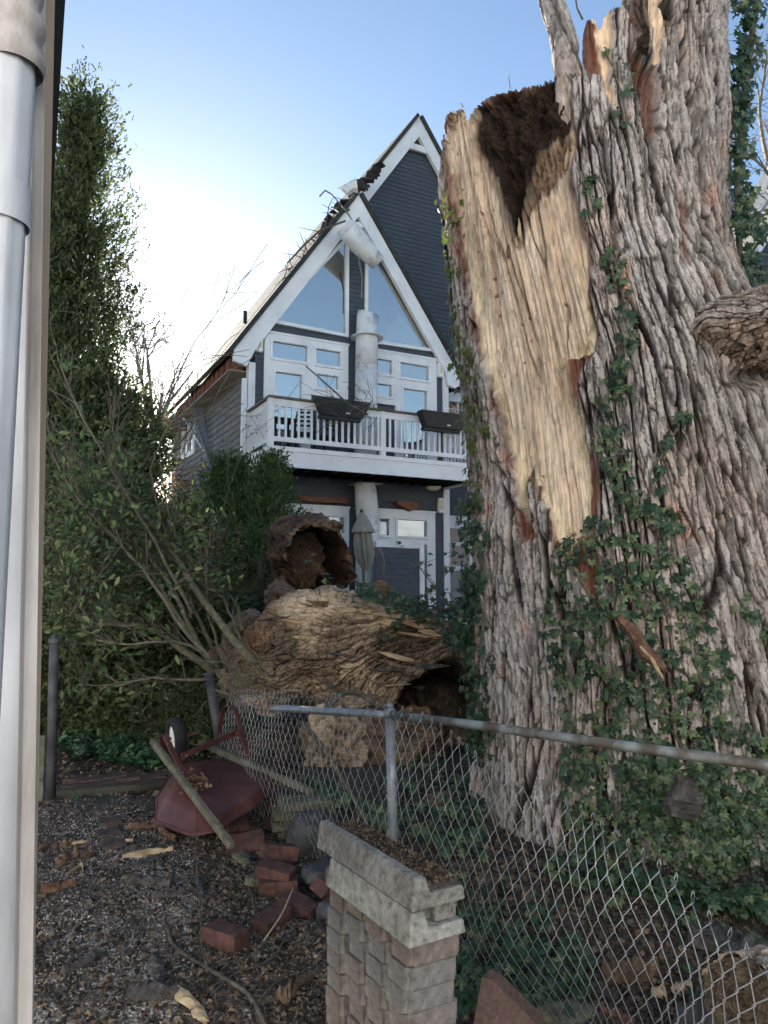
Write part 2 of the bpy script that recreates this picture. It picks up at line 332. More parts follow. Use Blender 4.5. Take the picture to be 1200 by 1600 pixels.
# side wall courses face -s
m=None; z=.4
while z<6.15:
    m=hm(); z1=z+.152
    for (t0,t1) in ([(.12,7.5)] if not (5.2<z+.07<6.5) else [(.12,4.72),(6.27,7.5)]):
        m.add([(-.03,t0,z),(-.03,t1,z),(.02,t1,z),(.02,t0,z),(-.01,t0,z1),(-.01,t1,z1),(.02,t1,z1),(.02,t0,z1)],
              [(0,3,2,1),(4,5,6,7),(0,1,5,4),(1,2,6,5),(2,3,7,6),(3,0,4,7)])
    m.build('side_clapboard',MT['siding_side'],house); z+=.15
b=hm(); b.box((.022,.12,.2),(.04,7.5,6.3)); b.build('side_wall',MT['siding_side'],house)
# corner boards, trims
def hbox(name,lo,hi,mt,parent=house,bevel=0): m=hm(); m.box(lo,hi); return m.build(name,MT[mt],parent,bevel=bevel)
hbox('corner_board',(-.045,-.05,.3),(.1,.13,6.35),'white'); hbox('corner_board',(4.72,-.05,.3),(4.88,.99,6.9),'white')
hbox('corner_board',(-.045,7.4,.3),(.1,7.55,6.3),'white')
# rakes
def poly_st(name,pts,t0,t1,mt,parent=house): m=hm(); m.prism([(s,t0,z) for s,z in pts],[(s,t1,z) for s,z in pts]); o=m.build(name,MT[mt],parent); fix_normals(o); return o
poly_st('rake_board',[(2.43,10.6),(-.40,6.53),(-.40,6.3),(-.12,6.22),(.06,6.6),(2.43,10.08)],-.16,-.06,'white')
poly_st('rake_board',[(2.43,10.6),(2.43,10.08),(4.75,6.75),(4.8,6.45),(5.0,6.4),(5.25,6.54)],-.162,-.06,'white')
poly_st('rake_board',[(4.62,13.77),(2.2,10.28),(2.2,9.7),(4.62,13.24)],.84,.94,'white')
poly_st('rake_board',[(4.62,13.77),(4.62,13.24),(9.1,6.8),(9.2,6.5),(9.6,6.6)],.838,.94,'white')
hbox('gable_tie',(2.16,-.12,9.86),(2.72,-.05,9.97),'white'); hbox('gable_tie',(4.28,.86,12.86),(4.98,.93,13.02),'white')
# roofs
def slab(name,p0,p1,t0,t1,th=.1,mt='shingle'):
    (s0,z0),(s1,z1)=p0,p1; l=math.hypot(s1-s0,z1-z0); nx_,nz=-(z1-z0)/l*th,(s1-s0)/l*th
    if nz<0: nx_,nz=-nx_,-nz
    pts=[(s0,z0),(s1,z1),(s1+nx_,z1+nz),(s0+nx_,z0+nz)]
    return poly_st(name,pts,t0,t1,mt)
slab('roof',(-.47,6.44),(2.43,10.62),-.22,1.0,.09); slab('roof',(2.44,10.61),(5.3,6.49),-.22,1.0,.09)
slab('roof',(-.47,6.45),(4.62,13.78),.78 if 0 else 1.002,7.9,.09); slab('roof',(4.63,13.77),(9.75,6.4),.78,7.9,.09)
slab('roof',(2.3,10.44),(4.62,13.785),.78,1.0,.088)
# eave: soffit, rafter tails, gutter
hbox('soffit',(-.42,.1,6.16),(-.03,7.9,6.19),'tantrim')
for i in range(13):
    t=.35+i*.42; m=hm(); m.prism([(-.40,t,6.22),(-.05,t,6.22),(-.05,t,6.9),(-.40,t,6.42)],[(-.40,t+.08,6.22),(-.05,t+.08,6.22),(-.05,t+.08,6.9),(-.40,t+.08,6.42)]); m.build('rafter_tail',MT['rafter'],house)
m=hm(); m.box((-.58,5.5,6.16),(-.44,8.0,6.18)); m.box((-.60,5.5,6.18),(-.58,8.0,6.36)); m.box((-.45,5.5,6.18),(-.43,8.0,6.40)); m.box((-.62,5.5,6.36),(-.56,8.0,6.38)); m.build('gutter',MT['tantrim'],house)
hbox('fascia',(-.425,5.45,6.19),(-.40,7.95,6.4),'white')
hbox('downspout',(-.16,-.02,3.6),(-.06,.08,6.0),'white',bevel=.012)
# windows
def pane(s0,s1,z0,z1,t,parent,blind=None,mt='glass'):
    m=hm(); m.box((s0,t,z0),(s1,t+.006,z1)); m.build('pane',MT[mt],parent)
    if blind: m=hm(); m.box((s0-.01,t+.05,z0-.01),(s1+.01,t+.06,z1+.01)); m.build('blind',MT[blind],parent)
def window(s0,s1,z0,z1,T=0,fw=.055,name='window',blind=None,sub=None,mt='glass',bars=()):
    m=hm(); t0,t1=T-.075,T+.08
    m.box((s0-fw,t0,z0-fw),(s0,t1,z1+fw)); m.box((s1,t0,z0-fw),(s1+fw,t1,z1+fw)); m.box((s0,t0,z1),(s1,t1,z1+fw)); m.box((s0,t0-.012,z0-fw),(s1,t1,z0))
    for (x0,x1,y0,y1) in bars: m.box((x0,t0+.04,y0),(x1,t1-.03,y1))
    o=m.build(name,MT['white'],house,bevel=.006); pane(s0,s1,z0,z1,T-.01,o,blind,mt); return o
def casing(outer,holes,T=0):
    s0,s1,z0,z1=outer; ss=sorted({s0,s1,*[v for h in holes for v in h[:2]]}); zs=sorted({z0,z1,*[v for h in holes for v in h[2:]]})
    m=hm()
    for i in range(len(ss)-1):
        for j in range(len(zs)-1):
            cs,cz=(ss[i]+ss[i+1])/2,(zs[j]+zs[j+1])/2
            if not any(h[0]<cs<h[1] and h[2]<cz<h[3] for h in holes): m.box((ss[i],T-.05,zs[j]),(ss[i+1],T+.05,zs[j+1]))
    e=.03; m.box((s0-.015,T-.07,z1-e),(s1+.015,T-.052,z1+.02))
    m.build('window_casing',MT['white'],house)
g=.056
def grp(outer,wins,T=0):
    casing(outer,[(a-g,b_+g,c-g,d+g) for a,b_,c,d,*_ in wins],T)
    for q in wins:
        a,b_,c,d=q[:4]; kw=q[4] if len(q)>4 else {}; window(a,b_,c,d,T,**kw)
D=dict(name='balcony_door')
grp((.29,1.36,4.34,7.07),[(.47,1.25,6.52,6.88),(.54,1.13,4.62,6.22,dict(name='balcony_door',blind='blind'))])
grp((1.362,2.24,5.82,7.069),[(1.46,2.04,6.52,6.87),(1.48,1.99,6.0,6.3)])
grp((2.68,3.438,5.82,7.069),[(2.79,3.34,6.52,6.86),(2.8,3.33,6.0,6.28)])
grp((3.44,4.55,4.34,7.07),[(3.56,4.33,6.51,6.86),(3.64,4.27,4.62,6.25,dict(name='balcony_door'))])
grp((.3,2.28,.4,3.4),[(.5,1.32,2.83,3.18,dict(mt='glassd')),(1.52,2.16,2.83,3.18,dict(mt='glassd')),(.5,1.32,.9,2.64,dict(mt='glassd',blind='blind')),(1.52,2.16,.9,2.64,dict(mt='glassd'))])
grp((2.7,4.48,.4,3.4),[(2.8,3.26,2.82,3.19,dict(mt='glassd')),(3.48,4.24,2.82,3.19,dict(mt='glassd')),(2.8,3.26,.9,2.64,dict(mt='glassd')),(3.48,4.24,.9,2.64,dict(mt='glassd',blind='cream'))])
grp((4.9,6.55,.4,3.44),[(5.5,6.1,2.2,3.14,dict(bars=[(5.5,6.1,2.72,2.80)])),(5.5,6.1,.9,2.08,dict(name='garden_door',blind='blind',mt='glassd'))],1.0)
grp((5.3,6.4,5.2,6.62),[(5.5,6.15,5.35,6.4,dict(bars=[(5.5,6.15,5.9,5.93),(5.8,5.83,5.35,6.4),(5.5,6.15,6.2,6.22)]))],1.0)
# side window (faces -s)
m=hm()
for (t0,t1,z0,z1) in [(4.72,4.86,5.2,6.56),(6.13,6.27,5.2,6.56),(4.86,6.13,5.2,5.33),(4.86,6.13,6.43,6.56),(5.46,5.53,5.33,6.43)]: m.box((-.06,t0,z0),(.02,t1,z1))
sw=m.build('side_window',MT['white'],house); m=hm(); m.box((-.01,4.86,5.33),(0,6.13,6.43)); m.build('pane',MT['glass'],sw)
# triangular windows
def triwin(pts,inset,blind=None):
    P_=[Vector((s,0,z)) for s,z in pts]; c=sum(P_,Vector())/3
    def off(d):
        out=[]
        for i in range(3):
            a,b_,n_=P_[i-1],P_[i],P_[(i+1)%3]
            e1=(b_-a).normalized(); e2=(n_-b_).normalized()
            n1=Vector((-e1.z,0,e1.x)); n2=Vector((-e2.z,0,e2.x))
            if n1.dot(c-b_)<0: n1=-n1
            if n2.dot(c-b_)<0: n2=-n2
            bis=(n1+n2); bis=bis/(bis.length_squared)*2*d if bis.length>1e-6 else n1*d
            out.append(b_+bis)
        return out
    inn=off(inset); m=hm()
    vs=[]; 
    for t in (-.07,.06):
        vs+=[(p.x,t,p.z) for p in P_]+[(p.x,t,p.z) for p in inn]
    fs=[]
    for i in range(3):
        j=(i+1)%3
        fs+=[(i,j,3+j,3+i),(6+i,9+i,9+j,6+j),(i,6+i,6+j,j),(3+i,3+j,9+j,9+i)]
    m.add(vs,fs); o=m.build('gable_window',MT['white'],house); fix_normals(o)
    m=hm(); m.prism([(p.x,-.01,p.z) for p in inn],[(p.x,-.004,p.z) for p in inn]); pn=m.build('pane',MT['glass'],o); fix_normals(pn)
    if blind:
        bp=blind; m=hm(); m.prism([(s,.08,z) for s,z in bp],[(s,.09,z) for s,z in bp]); q=m.build('reflection_panel',MT['cream'],o); fix_normals(q)  # cream panel stands in for a warm reflection in this pane
triwin([(.30,7.28),(2.24,7.24),(2.24,9.68)],.075)
triwin([(2.64,7.2),(4.54,7.24),(2.66,10.0)],.075,[(3.1,7.3),(4.35,7.3),(3.62,8.1)])
# wall lamps, soffit lamp
for (s,z,t) in [(.155,6.77,-.02),(4.63,6.82,-.02),(4.6,3.57,-.02)]:
    m=hm(); m.box((s-.07,t-.11,z-.19),(s+.09,t,z+.17)); lb=m.build('wall_light',MT['white'],house,bevel=.03)
    m=hm(); m.box((s-.04,t-.125,z-.1),(s+.06,t-.111,z+.1)); m.build('lens',MT['cream'],lb)
m=hm(); m.tube([(4.2,-.45,3.93),(4.2,-.45,3.90),(4.2,-.45,3.85)],[.17,.165,.08],16); m.build('ceiling_light',MT['cream'],house,True)
# flue pipe
m=hm(); m.tube([(2.56,-.30,.3),(2.6,-.30,2.3),(2.62,-.3,3.1),(2.57,-.30,3.55),(2.54,-.30,3.9)],[.25,.25,.25,.25,.235],20)
m.build('lower_flue',MT['whitef'],house,True)
m=hm(); m.tube([(2.54,-.30,4.2),(2.56,-.30,5.6),(2.57,-.3,6.5)],[.25,.25,.25],20); m.tube([(2.57,-.3,6.49),(2.57,-.3,6.52)],.262,20); m.tube([(2.57,-.30,6.52),(2.58,-.3,7.2),(2.6,-.3,7.72),(2.61,-.31,7.76)],[.25,.25,.247,.24],20)
m.build('upper_flue',MT['whitef'],house,True)
m=hm()
for i in range(24):
    a=2*math.pi*i/24; c=(2.58+.28*math.cos(a),-.30+.28*math.sin(a))
m.tube([(2.58,-.3,7.2),(2.58,-.3,7.215)],.37,20); m.tube([(2.55,-.3,3.89),(2.55,-.3,3.9)],.40,4); m.tube([(2.56,-.3,3.35),(2.56,-.3,3.37)],.258,20); m.build('flue_collar',MT['whitef'],house)
for (s0,s1,z,tilt) in [(1.08,2.22,3.52,-.01)]:
    m=hm(); m.box((s0,-.16,z-.05),(s1,-.03,z+.06)); m.build('wood_block',MT['rafter'],house)
m=hm(); m.prism([(3.40,-.2,3.6),(3.40,-.2,3.53),(3.75,-.2,3.38),(3.92,-.2,3.46),(3.93,-.2,3.6)],[(3.40,-.04,3.6),(3.40,-.04,3.53),(3.75,-.04,3.38),(3.92,-.04,3.46),(3.93,-.04,3.6)]); o=m.build('wood_block',MT['rafter'],house); fix_normals(o)
# privacy panel below the balcony
m=hm(); m.box((2.5,-.92,2.5),(3.66,-.82,2.62)); m.box((3.56,-.92,.3),(3.66,-.82,2.5)); pv=m.build('privacy_screen',MT['white'],house)
for i in range(19):
    z=.4+i*.11; m=hm(); m.add([(2.5,-.89,z),(3.56,-.89,z),(3.56,-.84,z),(2.5,-.84,z),(2.5,-.87,z+.112),(3.56,-.87,z+.112),(3.56,-.84,z+.112),(2.5,-.84,z+.112)],[(0,3,2,1),(4,5,6,7),(0,1,5,4),(1,2,6,5),(2,3,7,6),(3,0,4,7)]); m.build('screen_board',MT['siding'],pv)
# balcony
BD=1.408
m=hm(); m.box((.0,-BD+.04,4.27),(4.78,-.03,4.325)); bal=m.build('balcony',MT['railcap'],house)
for i in range(17):
    m=hm(); s=.1+i*.285; m.box((s,-BD+.05,3.99),(s+.045,-.05,4.26)); m.build('joist',MT['blackm'],bal)
m=hm(); m.box((-.03,-BD-.02,3.95),(4.81,-BD+.035,4.25)); m.box((-.05,-BD-.045,4.25),(4.83,-BD+.035,4.34)); m.box((-.03,-BD+.04,3.95),(.03,-.05,4.25)); m.box((-.05,-BD+.04,4.25),(.03,-.05,4.34))
m.box((4.75,-BD+.04,3.95),(4.81,-.05,4.25)); m.build('fascia',MT['white'],bal)
for (s,t) in [(0.0,-BD),(2.41,-BD),(4.68,-BD)]: 
    m=hm(); m.box((s-.055,t-.03,4.34),(s+.055,t+.08,5.27)); m.build('post',MT['white'],bal)
m=hm(); m.box((-.07,-BD-.07,5.27),(4.80,-BD+.07,5.31)); m.box((-.07,-BD+.07,5.27),(.07,-.05,5.31)); m.box((4.66,-BD+.07,5.27),(4.8,-.05,5.31)); m.build('rail_cap',MT['railcap'],bal)
m=hm()
for z0,z1 in ((5.13,5.268),(4.44,4.53)):
    m.box((.056,-BD-.01,z0),(2.354,-BD+.04,z1)); m.box((2.466,-BD-.01,z0),(4.624,-BD+.04,z1)); m.box((-.01,-BD+.09,z0),(.03,-.06,z1)); m.box((4.70,-BD+.09,z0),(4.74,-.06,z1))
m.build('rail',MT['white'],bal)
bme=None
def baluster(s,t):
    global bme
    if bme is None:
        m=hm(); m.box((-.021,-.018,4.5),(.021,.018,5.15)); o=m.build('baluster',MT['white'],bal); bme=o.data
    else: o=link('baluster',bme,None,bal)
    o.location=(s,t,0)
for i in range(17): baluster(.17+i*.1335,-BD+.014)
for i in range(16): baluster(2.58+i*.1335,-BD+.014)
for i in range(9): baluster(.01,-BD+.2+i*.135); baluster(4.72,-BD+.2+i*.135)
def on_house(o): o.location=house.location; o.rotation_euler=house.rotation_euler; return o
def hthing(name,label,cat,group=None): return on_house(empty(name,label,cat,group))
# planters
for (s0,s1,lab) in [(.82,2.0,'black plastic planter box hung over the balcony rail in front of the white flue pipe'),(3.16,4.36,'black plastic planter box hung on the balcony rail nearer the big tree')]:
    t=hthing('planter_box',lab,'planter','planter boxes on the balcony rail'); m=hm(); t0,t1=-BD-.30,-BD-.07
    m.prism([(s0+.14,t0+.05,5.0),(s1-.16,t0+.05,5.0),(s1-.16,t1,5.0),(s0+.14,t1,5.0)],[(s0,t0,5.33),(s1,t0,5.33),(s1,t1,5.33),(s0,t1,5.33)]); m.build('trough',MT['black'],t,bevel=.008)
    m=hm(); m.box((s0+.1,t0+.08,4.94),(s1-.2,t1-.02,4.998)); m.build('drip_tray',MT['black'],t)
    m=hm(); m.box((s0+.02,t0+.02,5.331),(s1-.02,t1-.02,5.345)); m.build('potting_soil',MT['mulch'],t)
    m=hm(); m.box(((s0+s1)/2+.05,t0+.033,5.06),((s0+s1)/2+.13,t0+.04,5.085)); m.build('sticker',MT['white'],t)
# balcony furniture
def chair(s,t,rz,lab):
    c=empty('patio_chair',lab,'chair','black chairs on the balcony'); c.location=HW(s,t,4.33); c.rotation_euler=(0,0,HA+rz)
    m=hm(); m.box((-.2,-.2,.42),(.2,.2,.45)); m.build('seat',MT['blackm'],c)
    pts=[(-.19,.2,.44)]+[(-.19*math.cos(a),.24,.70+.22*math.sin(a)) for a in np.linspace(0,math.pi,13)]+[(.19,.2,.44)]
    m=hm(); m.tube(pts,.014,6)
    for zz in (.55,.64,.73,.82): m.box((-.18,.22,zz),(.18,.235,zz+.045))
    m.build('backrest',MT['blackm'],c)
    for sx in (-.18,.18):
        for sy in (-.18,.18): m=hm(); m.tube([(sx,sy,.42),(sx*1.15,sy*1.15,0)],.013,6); m.build('leg',MT['blackm'],c)
chair(.95,-.75,math.radians(160),'black iron patio chair with tall round back near the left balcony corner')
chair(1.45,-.6,math.radians(200),'black iron patio chair partly hidden under the left planter box on the balcony')
t=hthing('patio_table','small black table between the balcony rail corner and the round-backed chair','table')
m=hm(); m.box((.22,-.95,5.0),(.72,-.45,5.03)); m.build('table_top',MT['blackm'],t)
for a in (.26,.68):
    for c in (-.9,-.5): m=hm(); m.box((a-.02,c-.02,4.33),(a+.02,c+.02,4.998)); m.build('leg',MT['blackm'],t)
# broken flue hanging in the gable
t=hthing('broken_flue_section','crumpled white flue section dangling from a cable below the gable peak','flue pipe')
m=hm(); c=[(1.93,-.62,9.46),(2.03,-.62,9.38),(2.3,-.62,9.15),(2.56,-.62,8.95),(2.7,-.62,8.85)]; 
m.tube(c,[.235,.25,.235,.2,.18],18,True); o=m.build('pipe',MT['whitef'],t,True)
me=o.data; co=np.zeros(len(me.vertices)*3); me.vertices.foreach_get('co',co); co=co.reshape(-1,3); q=.05*perlin(co[:,0]*5,co[:,2]*5,co[:,1]*5); co[:,1]+=q; co[:,2]+=q*.8; me.vertices.foreach_set('co',co.ravel())
m=hm(); m.tube([(1.86,-.62,9.52),(1.93,-.62,9.46)],[.20,.245],11,False); m.tube([(2.22,-.62,9.22),(2.25,-.62,9.19)],[.245,.245],16); m.build('torn_rim',MT['whitef'],t)
m=hm(); m.tube([(1.35,-.45,10.15),(1.5,-.4,10.35),(1.65,-.4,10.3),(1.95,-.5,9.95),(2.15,-.6,9.6)],.018,6); m.tube([(2.25,-.5,9.0),(2.36,-.5,8.5),(2.35,-.5,8.0)],.02,6); pass; m.build('cable',MT['paletwig'],t)
# bent gutter
t=empty('bent_gutter','twisted length of metal gutter hanging down the side wall of the house','gutter')
A=at(306,603,18.6); B=at(318,672,18.2); C_=at(334,748,17.6)
cs=[]
for i in range(15):
    f=i/14; p=(A*(1-f)**2+2*f*(1-f)*B+C_*f*f); ang=.3+f*1.5; wv=.15
    r=np.array([math.cos(ang),.35*math.sin(ang),.12]); n_=np.array([-.35*math.sin(ang),-math.cos(ang)*.9,0.05])
    cs.append([p-r*wv-n_*-.10,p-r*wv,p+r*wv,p+r*wv+n_*.10,p+r*wv*.8+n_*.12])
m=MB(); vs=[q for c in cs for q in c]; m.add(vs,[(i*5+k,i*5+k+1,i*5+k+6,i*5+k+5) for i in range(14) for k in range(4)])
o=m.build('trough',MT['sheet'],t); so_=o.modifiers.new('thick','SOLIDIFY'); so_.thickness=.006
m=MB(); m.tube([at(286,652,18.4),at(300,672,18.3),at(316,700,18.2)],.035,6); m.build('strap',MT['sheet'],t)
# debris on the roof
t=empty('roof_debris','broken branches and a snapped vent lying on the left roof slope','debris')
def edge(f,up=0,t_=-.1): s=-.47+f*2.9; return HW(s,t_,6.44+f*4.18+.12+up)
m=MB(); rr=random.Random(4)
for i in range(26):
    f=rr.uniform(.45,.97); p=edge(f,rr.uniform(-.02,.1),rr.uniform(-.15,.5)); d=np.array([rr.uniform(-1,.6),rr.uniform(-.2,.2),rr.uniform(-.5,1.)]); l=rr.uniform(.15,.6)
    m.tube([p,p+d*l*.5+rr.uniform(-.03,.03),p+d*l],[.012,.009,.004],5)
m.tube([at(449,411,14.9),at(475,383,15),at(500,360,15.1),at(540,345,15.2)],[.018,.02,.022,.02],6)
m.tube([at(502,362,15.2),at(510,345,15.2),at(514,322,15.2),at(521,308,15.2)],[.012,.012,.01,.006],5)
m.build('branch',MT['twig'],t)
m=MB()
for i in range(60):
    f=rr.uniform(.72,1.25); s=-.47+f*2.9; p=HW(min(s,3.2),rr.uniform(-.1,.4),6.44+f*4.18+rr.uniform(.02,.25)*(1 if .8<f<1.08 else .35))
    Mx=Matrix.Translation(p)@Matrix.Rotation(rr.uniform(0,6),4,'Z')@Matrix.Rotation(rr.uniform(-1,1),4,'X'); m.box((-.13,-.09,-.015),(.13,.09,.015),Mx)
m.build('torn_shingle',MT['shingle'],t)
m=MB(); m.tube([at(548,300,15.9),at(541,292,15.9)],[.11,.13],8); m.tube([at(530,294,15.9),at(558,290,15.9)],[.02,.16],6); m.build('vent_pipe',MT['white'],t)
m=MB(); m.tube([at(383,505,15.2),at(383,486,15.2)],.04,8); m.build('roof_vent',MT['black'],t)
# ---------------------------------------------------------------- the broken giant tree
tree=empty('broken_tree','huge standing tree trunk with grey furrowed bark, split open to pale wood and rotten core','tree',loc=(0,0,0))
CY=5.0
def zpx(y,Y=CY): return at(600,y,Y)[2]
Ly=[-700,-150,0,100,170,225,350,500,640,800,1000,1200,1300,1350,1420,1600]
Lx=[700,690,690,690,691,692,702,716,735,748,753,757,760,762,760,755]
Ry=[-700,-150,0,150,300,430,500,600,800,1000,1200,1350,1420,1600]
Rx=[1215,1188,1168,1153,1150,1166,1190,1226,1262,1300,1345,1405,1440,1470]
zl=[zpx(y,4.8) for y in Ly][::-1]; xl=[(x-600)/F*4.85 for x in Lx][::-1]
zr=[zpx(y,4.8) for y in Ry][::-1]; xr=[(x-600)/F*4.85 for x in Rx][::-1]
def cr(z):
    a=np.interp(z,zl,xl); b_=np.interp(z,zr,xr); return (a+b_)/2,(b_-a)/2
WOOD=[(690,225),(698,180),(712,174),(722,163),(731,188),(735,172),(770,146),(830,134),(878,116),(893,132),(893,185),(898,205),(899,235),(891,262),(890,285),(903,330),(914,365),(921,380),(920,460),(928,525),(926,548),(905,553),(884,560),(880,575),(890,612),(905,660),(917,712),(921,760),(922,835),(905,836),(893,850),(886,866),(872,856),(864,830),(856,795),(846,775),(835,750),(820,740),(820,770),(832,812),(822,815),(808,775),(797,720),(780,650),(765,600),(750,540),(735,470),(720,395),(706,320),(694,262)]
ROT=[(731,190),(735,160),(770,130),(830,115),(878,100),(900,130),(895,190),(887,205),(862,215),(842,232),(826,262),(818,300),(812,330),(806,358),(798,374),(788,352),(779,325),(768,290),(752,258),(737,236),(729,214)]
FRINGE=[(828,240),(862,212),(890,200),(893,240),(880,262),(862,292),(842,300),(826,325),(812,350),(802,375),(808,340),(818,300)]
STRIP=[(1016,-80),(1038,-80),(1040,20),(1036,60),(1029,95),(1022,92),(1020,50),(1012,0)]
REDV=[(984,40),(1000,78),(1016,92),(1030,118),(1034,160),(1028,215),(1010,200),(996,150),(982,80)]
REDS=[(900,85),(910,25),(930,20),(941,60),(946,100),(944,115),(928,112),(912,108)]
PALE=[(931,52),(936,20),(951,8),(958,60),(955,100),(950,125),(958,150),(963,175),(952,165),(942,120),(938,80)]
TOP=[(600,500),(684,300),(689,236),(692,214),(697,182),(703,172),(709,177),(713,172),(719,164),(724,160),(727,176),(730,189),(733,184),(738,170),(752,158),(770,148),(800,140),(850,128),(876,116),(884,112),(905,112),(909,95),(911,45),(917,29),(925,31),(936,47),(939,40),(943,28),(950,20),(955,13),(962,10),(975,7),(982,16),(988,40),(996,72),(1003,84),(1010,88),(1014,40),(1019,-400),(1300,-400)]
RIDGE_K=1.0
def worley(x,y,s=0):
    xi=np.floor(x).astype(np.int32); yi=np.floor(y).astype(np.int32); f1=np.full(x.shape,9.); f2=np.full(x.shape,9.); cid=np.zeros(x.shape,np.int32); ddx=np.zeros(x.shape); ddy=np.zeros(x.shape)
    for dx in (-1,0,1):
        for dy in (-1,0,1):
            h=_perm[_perm[(xi+dx+s*7)&255]+((yi+dy)&255)]; h2=_perm[h+((xi+dx)&255)]
            qx=xi+dx+.15+.7*h/255.-x; qy=yi+dy+.15+.7*h2/255.-y; d=np.sqrt(qx*qx+qy*qy)
            c=d<f1; f2=np.where(c,f1,np.minimum(f2,d)); cid=np.where(c,h,cid); ddx=np.where(c,qx,ddx); ddy=np.where(c,qy,ddy); f1=np.where(c,d,f1)
    return f1,f2,cid/255.,ddx,ddy
def bark(a,z,s=0):
    """height of furrowed plated bark and its 0..1 crest value; a is arc length in metres"""
    wa=a+.09*perlin(a*1.4,z*.5,0,s+1)+.018*perlin(a*6,z*2.2,0,s+2)+.006*perlin(a*20,z*10,0,s+12)
    wz=z+.05*perlin(a*12,z*6,0,s+13)+.012*perlin(a*50,z*30,0,s+15); wb=wa+.006*perlin(a*40,z*45,0,s+14)+.003*perlin(a*110,z*110,0,s+16)
    n1=perlin(wa*12,z*1.05,.3,s+3); n2=perlin(wa*26,z*2.4,.7,s+4)
    f1=sstep(.0,.13,np.abs(n1+.05)); f2=sstep(.0,.09,np.abs(n2))
    A1,A2,ci,dx,dy=worley(wb*22,wz*2.6,s+1); e1=sstep(0,.13,A2-A1)
    B1,B2,cj,ex,ey=worley(wb*52+3,wz*11,s+2); e2=sstep(0,.22,B2-B1)
    fine=perlin(wa*60,z*26,0,s+8); fn=perlin(wa*120,z*70,0,s+9)
    h=.036*(f1-.75)+.013*(f2-.6)+.020*(ci-.5)+.009*(e1-.7)+.009*dx*(ci-.5)*2+.007*dy*(.4+ci)+.010*(cj-.5)+.004*(e2-.7)+.006*ey*cj+.0050*fine+.0035*fn+.012*n1
    crest=np.clip(.20+.42*f1+.16*f2+.20*e1+.08*e2-.10+.26*(ci-.5)+.26*(cj-.5)+.2*fine+.12*dy+.1*fn,0,1)*(.25+.75*f1)*(.62+.38*e1)*(.55+.45*f2)
    return h,crest
def barkcol(a,z,crest,s=0):
    lo=np.array([.022,.015,.012]); hi=np.array([.47,.425,.395])
    c=lo+(hi-lo)*(crest**1.8)[...,None]
    w1=sstep(-.1,.6,fbm(a*2.2,z*1.1,0,3,s+20))[...,None]; c=c*(1-w1*.5)+c*np.array([1.12,.92,.80])*w1*.5
    w2=sstep(.15,.55,perlin(a*9,z*3.5,0,s+21))[...,None]; c=c*(1-.5*w2)+c*np.array([1.18,1.2,1.22])*.5*w2
    w3=sstep(.35,.7,perlin(a*6,z*4,0,s+22))[...,None]*.6; c=c*(1-w3)+c*np.array([1.1,.62,.42])*w3
    return c
def ribbon(th,zz,cx_,r_,cy_):
    return cx_+r_*np.sin(th),cy_-r_*np.cos(th)
NT,NZ=760,1080
th=np.linspace(-1.75,1.62,NT); zs=np.concatenate([np.linspace(-.15,6.15,NZ),np.linspace(6.17,8.2,90)])
TH,ZZ=np.meshgrid(th,zs)
cx_,r_=cr(ZZ); ry=np.minimum(r_,1.12)
A_=TH*1.05
lump=.07*perlin(A_*1.3,ZZ*.55,0,40)+.03*perlin(A_*3,ZZ*1.2,0,41)
flare=.09*sstep(.9,0,ZZ)*(.5+.8*perlin(TH*2.6,ZZ*.3+0*TH,0,44))
def surf(dr):
    rr_x=r_+dr; rr_y=ry+dr
    x=cx_+rr_x*np.sin(TH); y=CY-rr_y*np.cos(TH); return np.stack([x,y,ZZ],-1)
P0=surf(lump+flare)
ix,iy=proj(P0)
warp=9*perlin(A_*7,ZZ*7,0,50)+5*perlin(A_*22,ZZ*16,0,51)
warpx=5*perlin(A_*16,ZZ*3.5,0,52)+3*perlin(A_*40,ZZ*12,0,55)
jx,jy=ix+warpx,iy+warp
dW=sdf(jx,jy,WOOD); dR=sdf(jx,jy,ROT); dF=sdf(jx,jy+8*perlin(A_*30,ZZ*5,0,53),FRINGE)
fl=ZZ.copy(); h,crest=bark(A_,fl)
# big swellings in the bark relief where the photograph shows long dark clefts
col=barkcol(A_,ZZ,crest)
vis=np.cos(TH)>-.3
inW=sstep(3,-3,dW)*vis
# split wood: recessed face with long fibres
fib=perlin(A_*34+.8*perlin(A_*3,ZZ*1.4,0,60),ZZ*1.3,0,61); fib2=perlin(A_*85,ZZ*2.6,0,62); spl=perlin(A_*12+1.2*perlin(A_*2,ZZ*.9,0,66),ZZ*.9,0,63)
step_=np.floor(spl*3.4+.35*fib)/3.4
crk=np.exp(-(perlin(A_*9+1.1*perlin(A_*2,ZZ*.8,0,73),ZZ*.55,0,74)/.035)**2)*sstep(-.1,.3,perlin(A_*3,ZZ*1.2,0,75))
wd=-.055+.040*step_+.015*fib+.006*fib2-.022*crk+.03*perlin(A_*2.2,ZZ*.8,0,64)
wcol=np.array([.66,.50,.36])*np.ones(TH.shape+(1,)); 
wl=sstep(-.3,.5,perlin(A_*5,ZZ*.9,0,65))[...,None]; wcol=wcol*(1-wl)+np.array([.76,.61,.46])*wl
streak=sstep(.22,.6,perlin(A_*38,ZZ*1.0,0,67))[...,None]; wcol=wcol*(1-.75*crk[...,None])+np.array([.13,.08,.045])*.75*crk[...,None]
wcol=wcol*(.86+.28*np.clip(.5+fib2,0,1))[...,None]
wcol=wcol*(1-.25*streak)+np.array([.28,.19,.12])*.25*streak
up=sstep(430,250,jy)[...,None]; gr=sstep(.0,.5,perlin(A_*14,ZZ*1.6,0,70))[...,None]; wcol=wcol*(1-up*gr*.55)+np.array([.24,.18,.125])*up*gr*.55
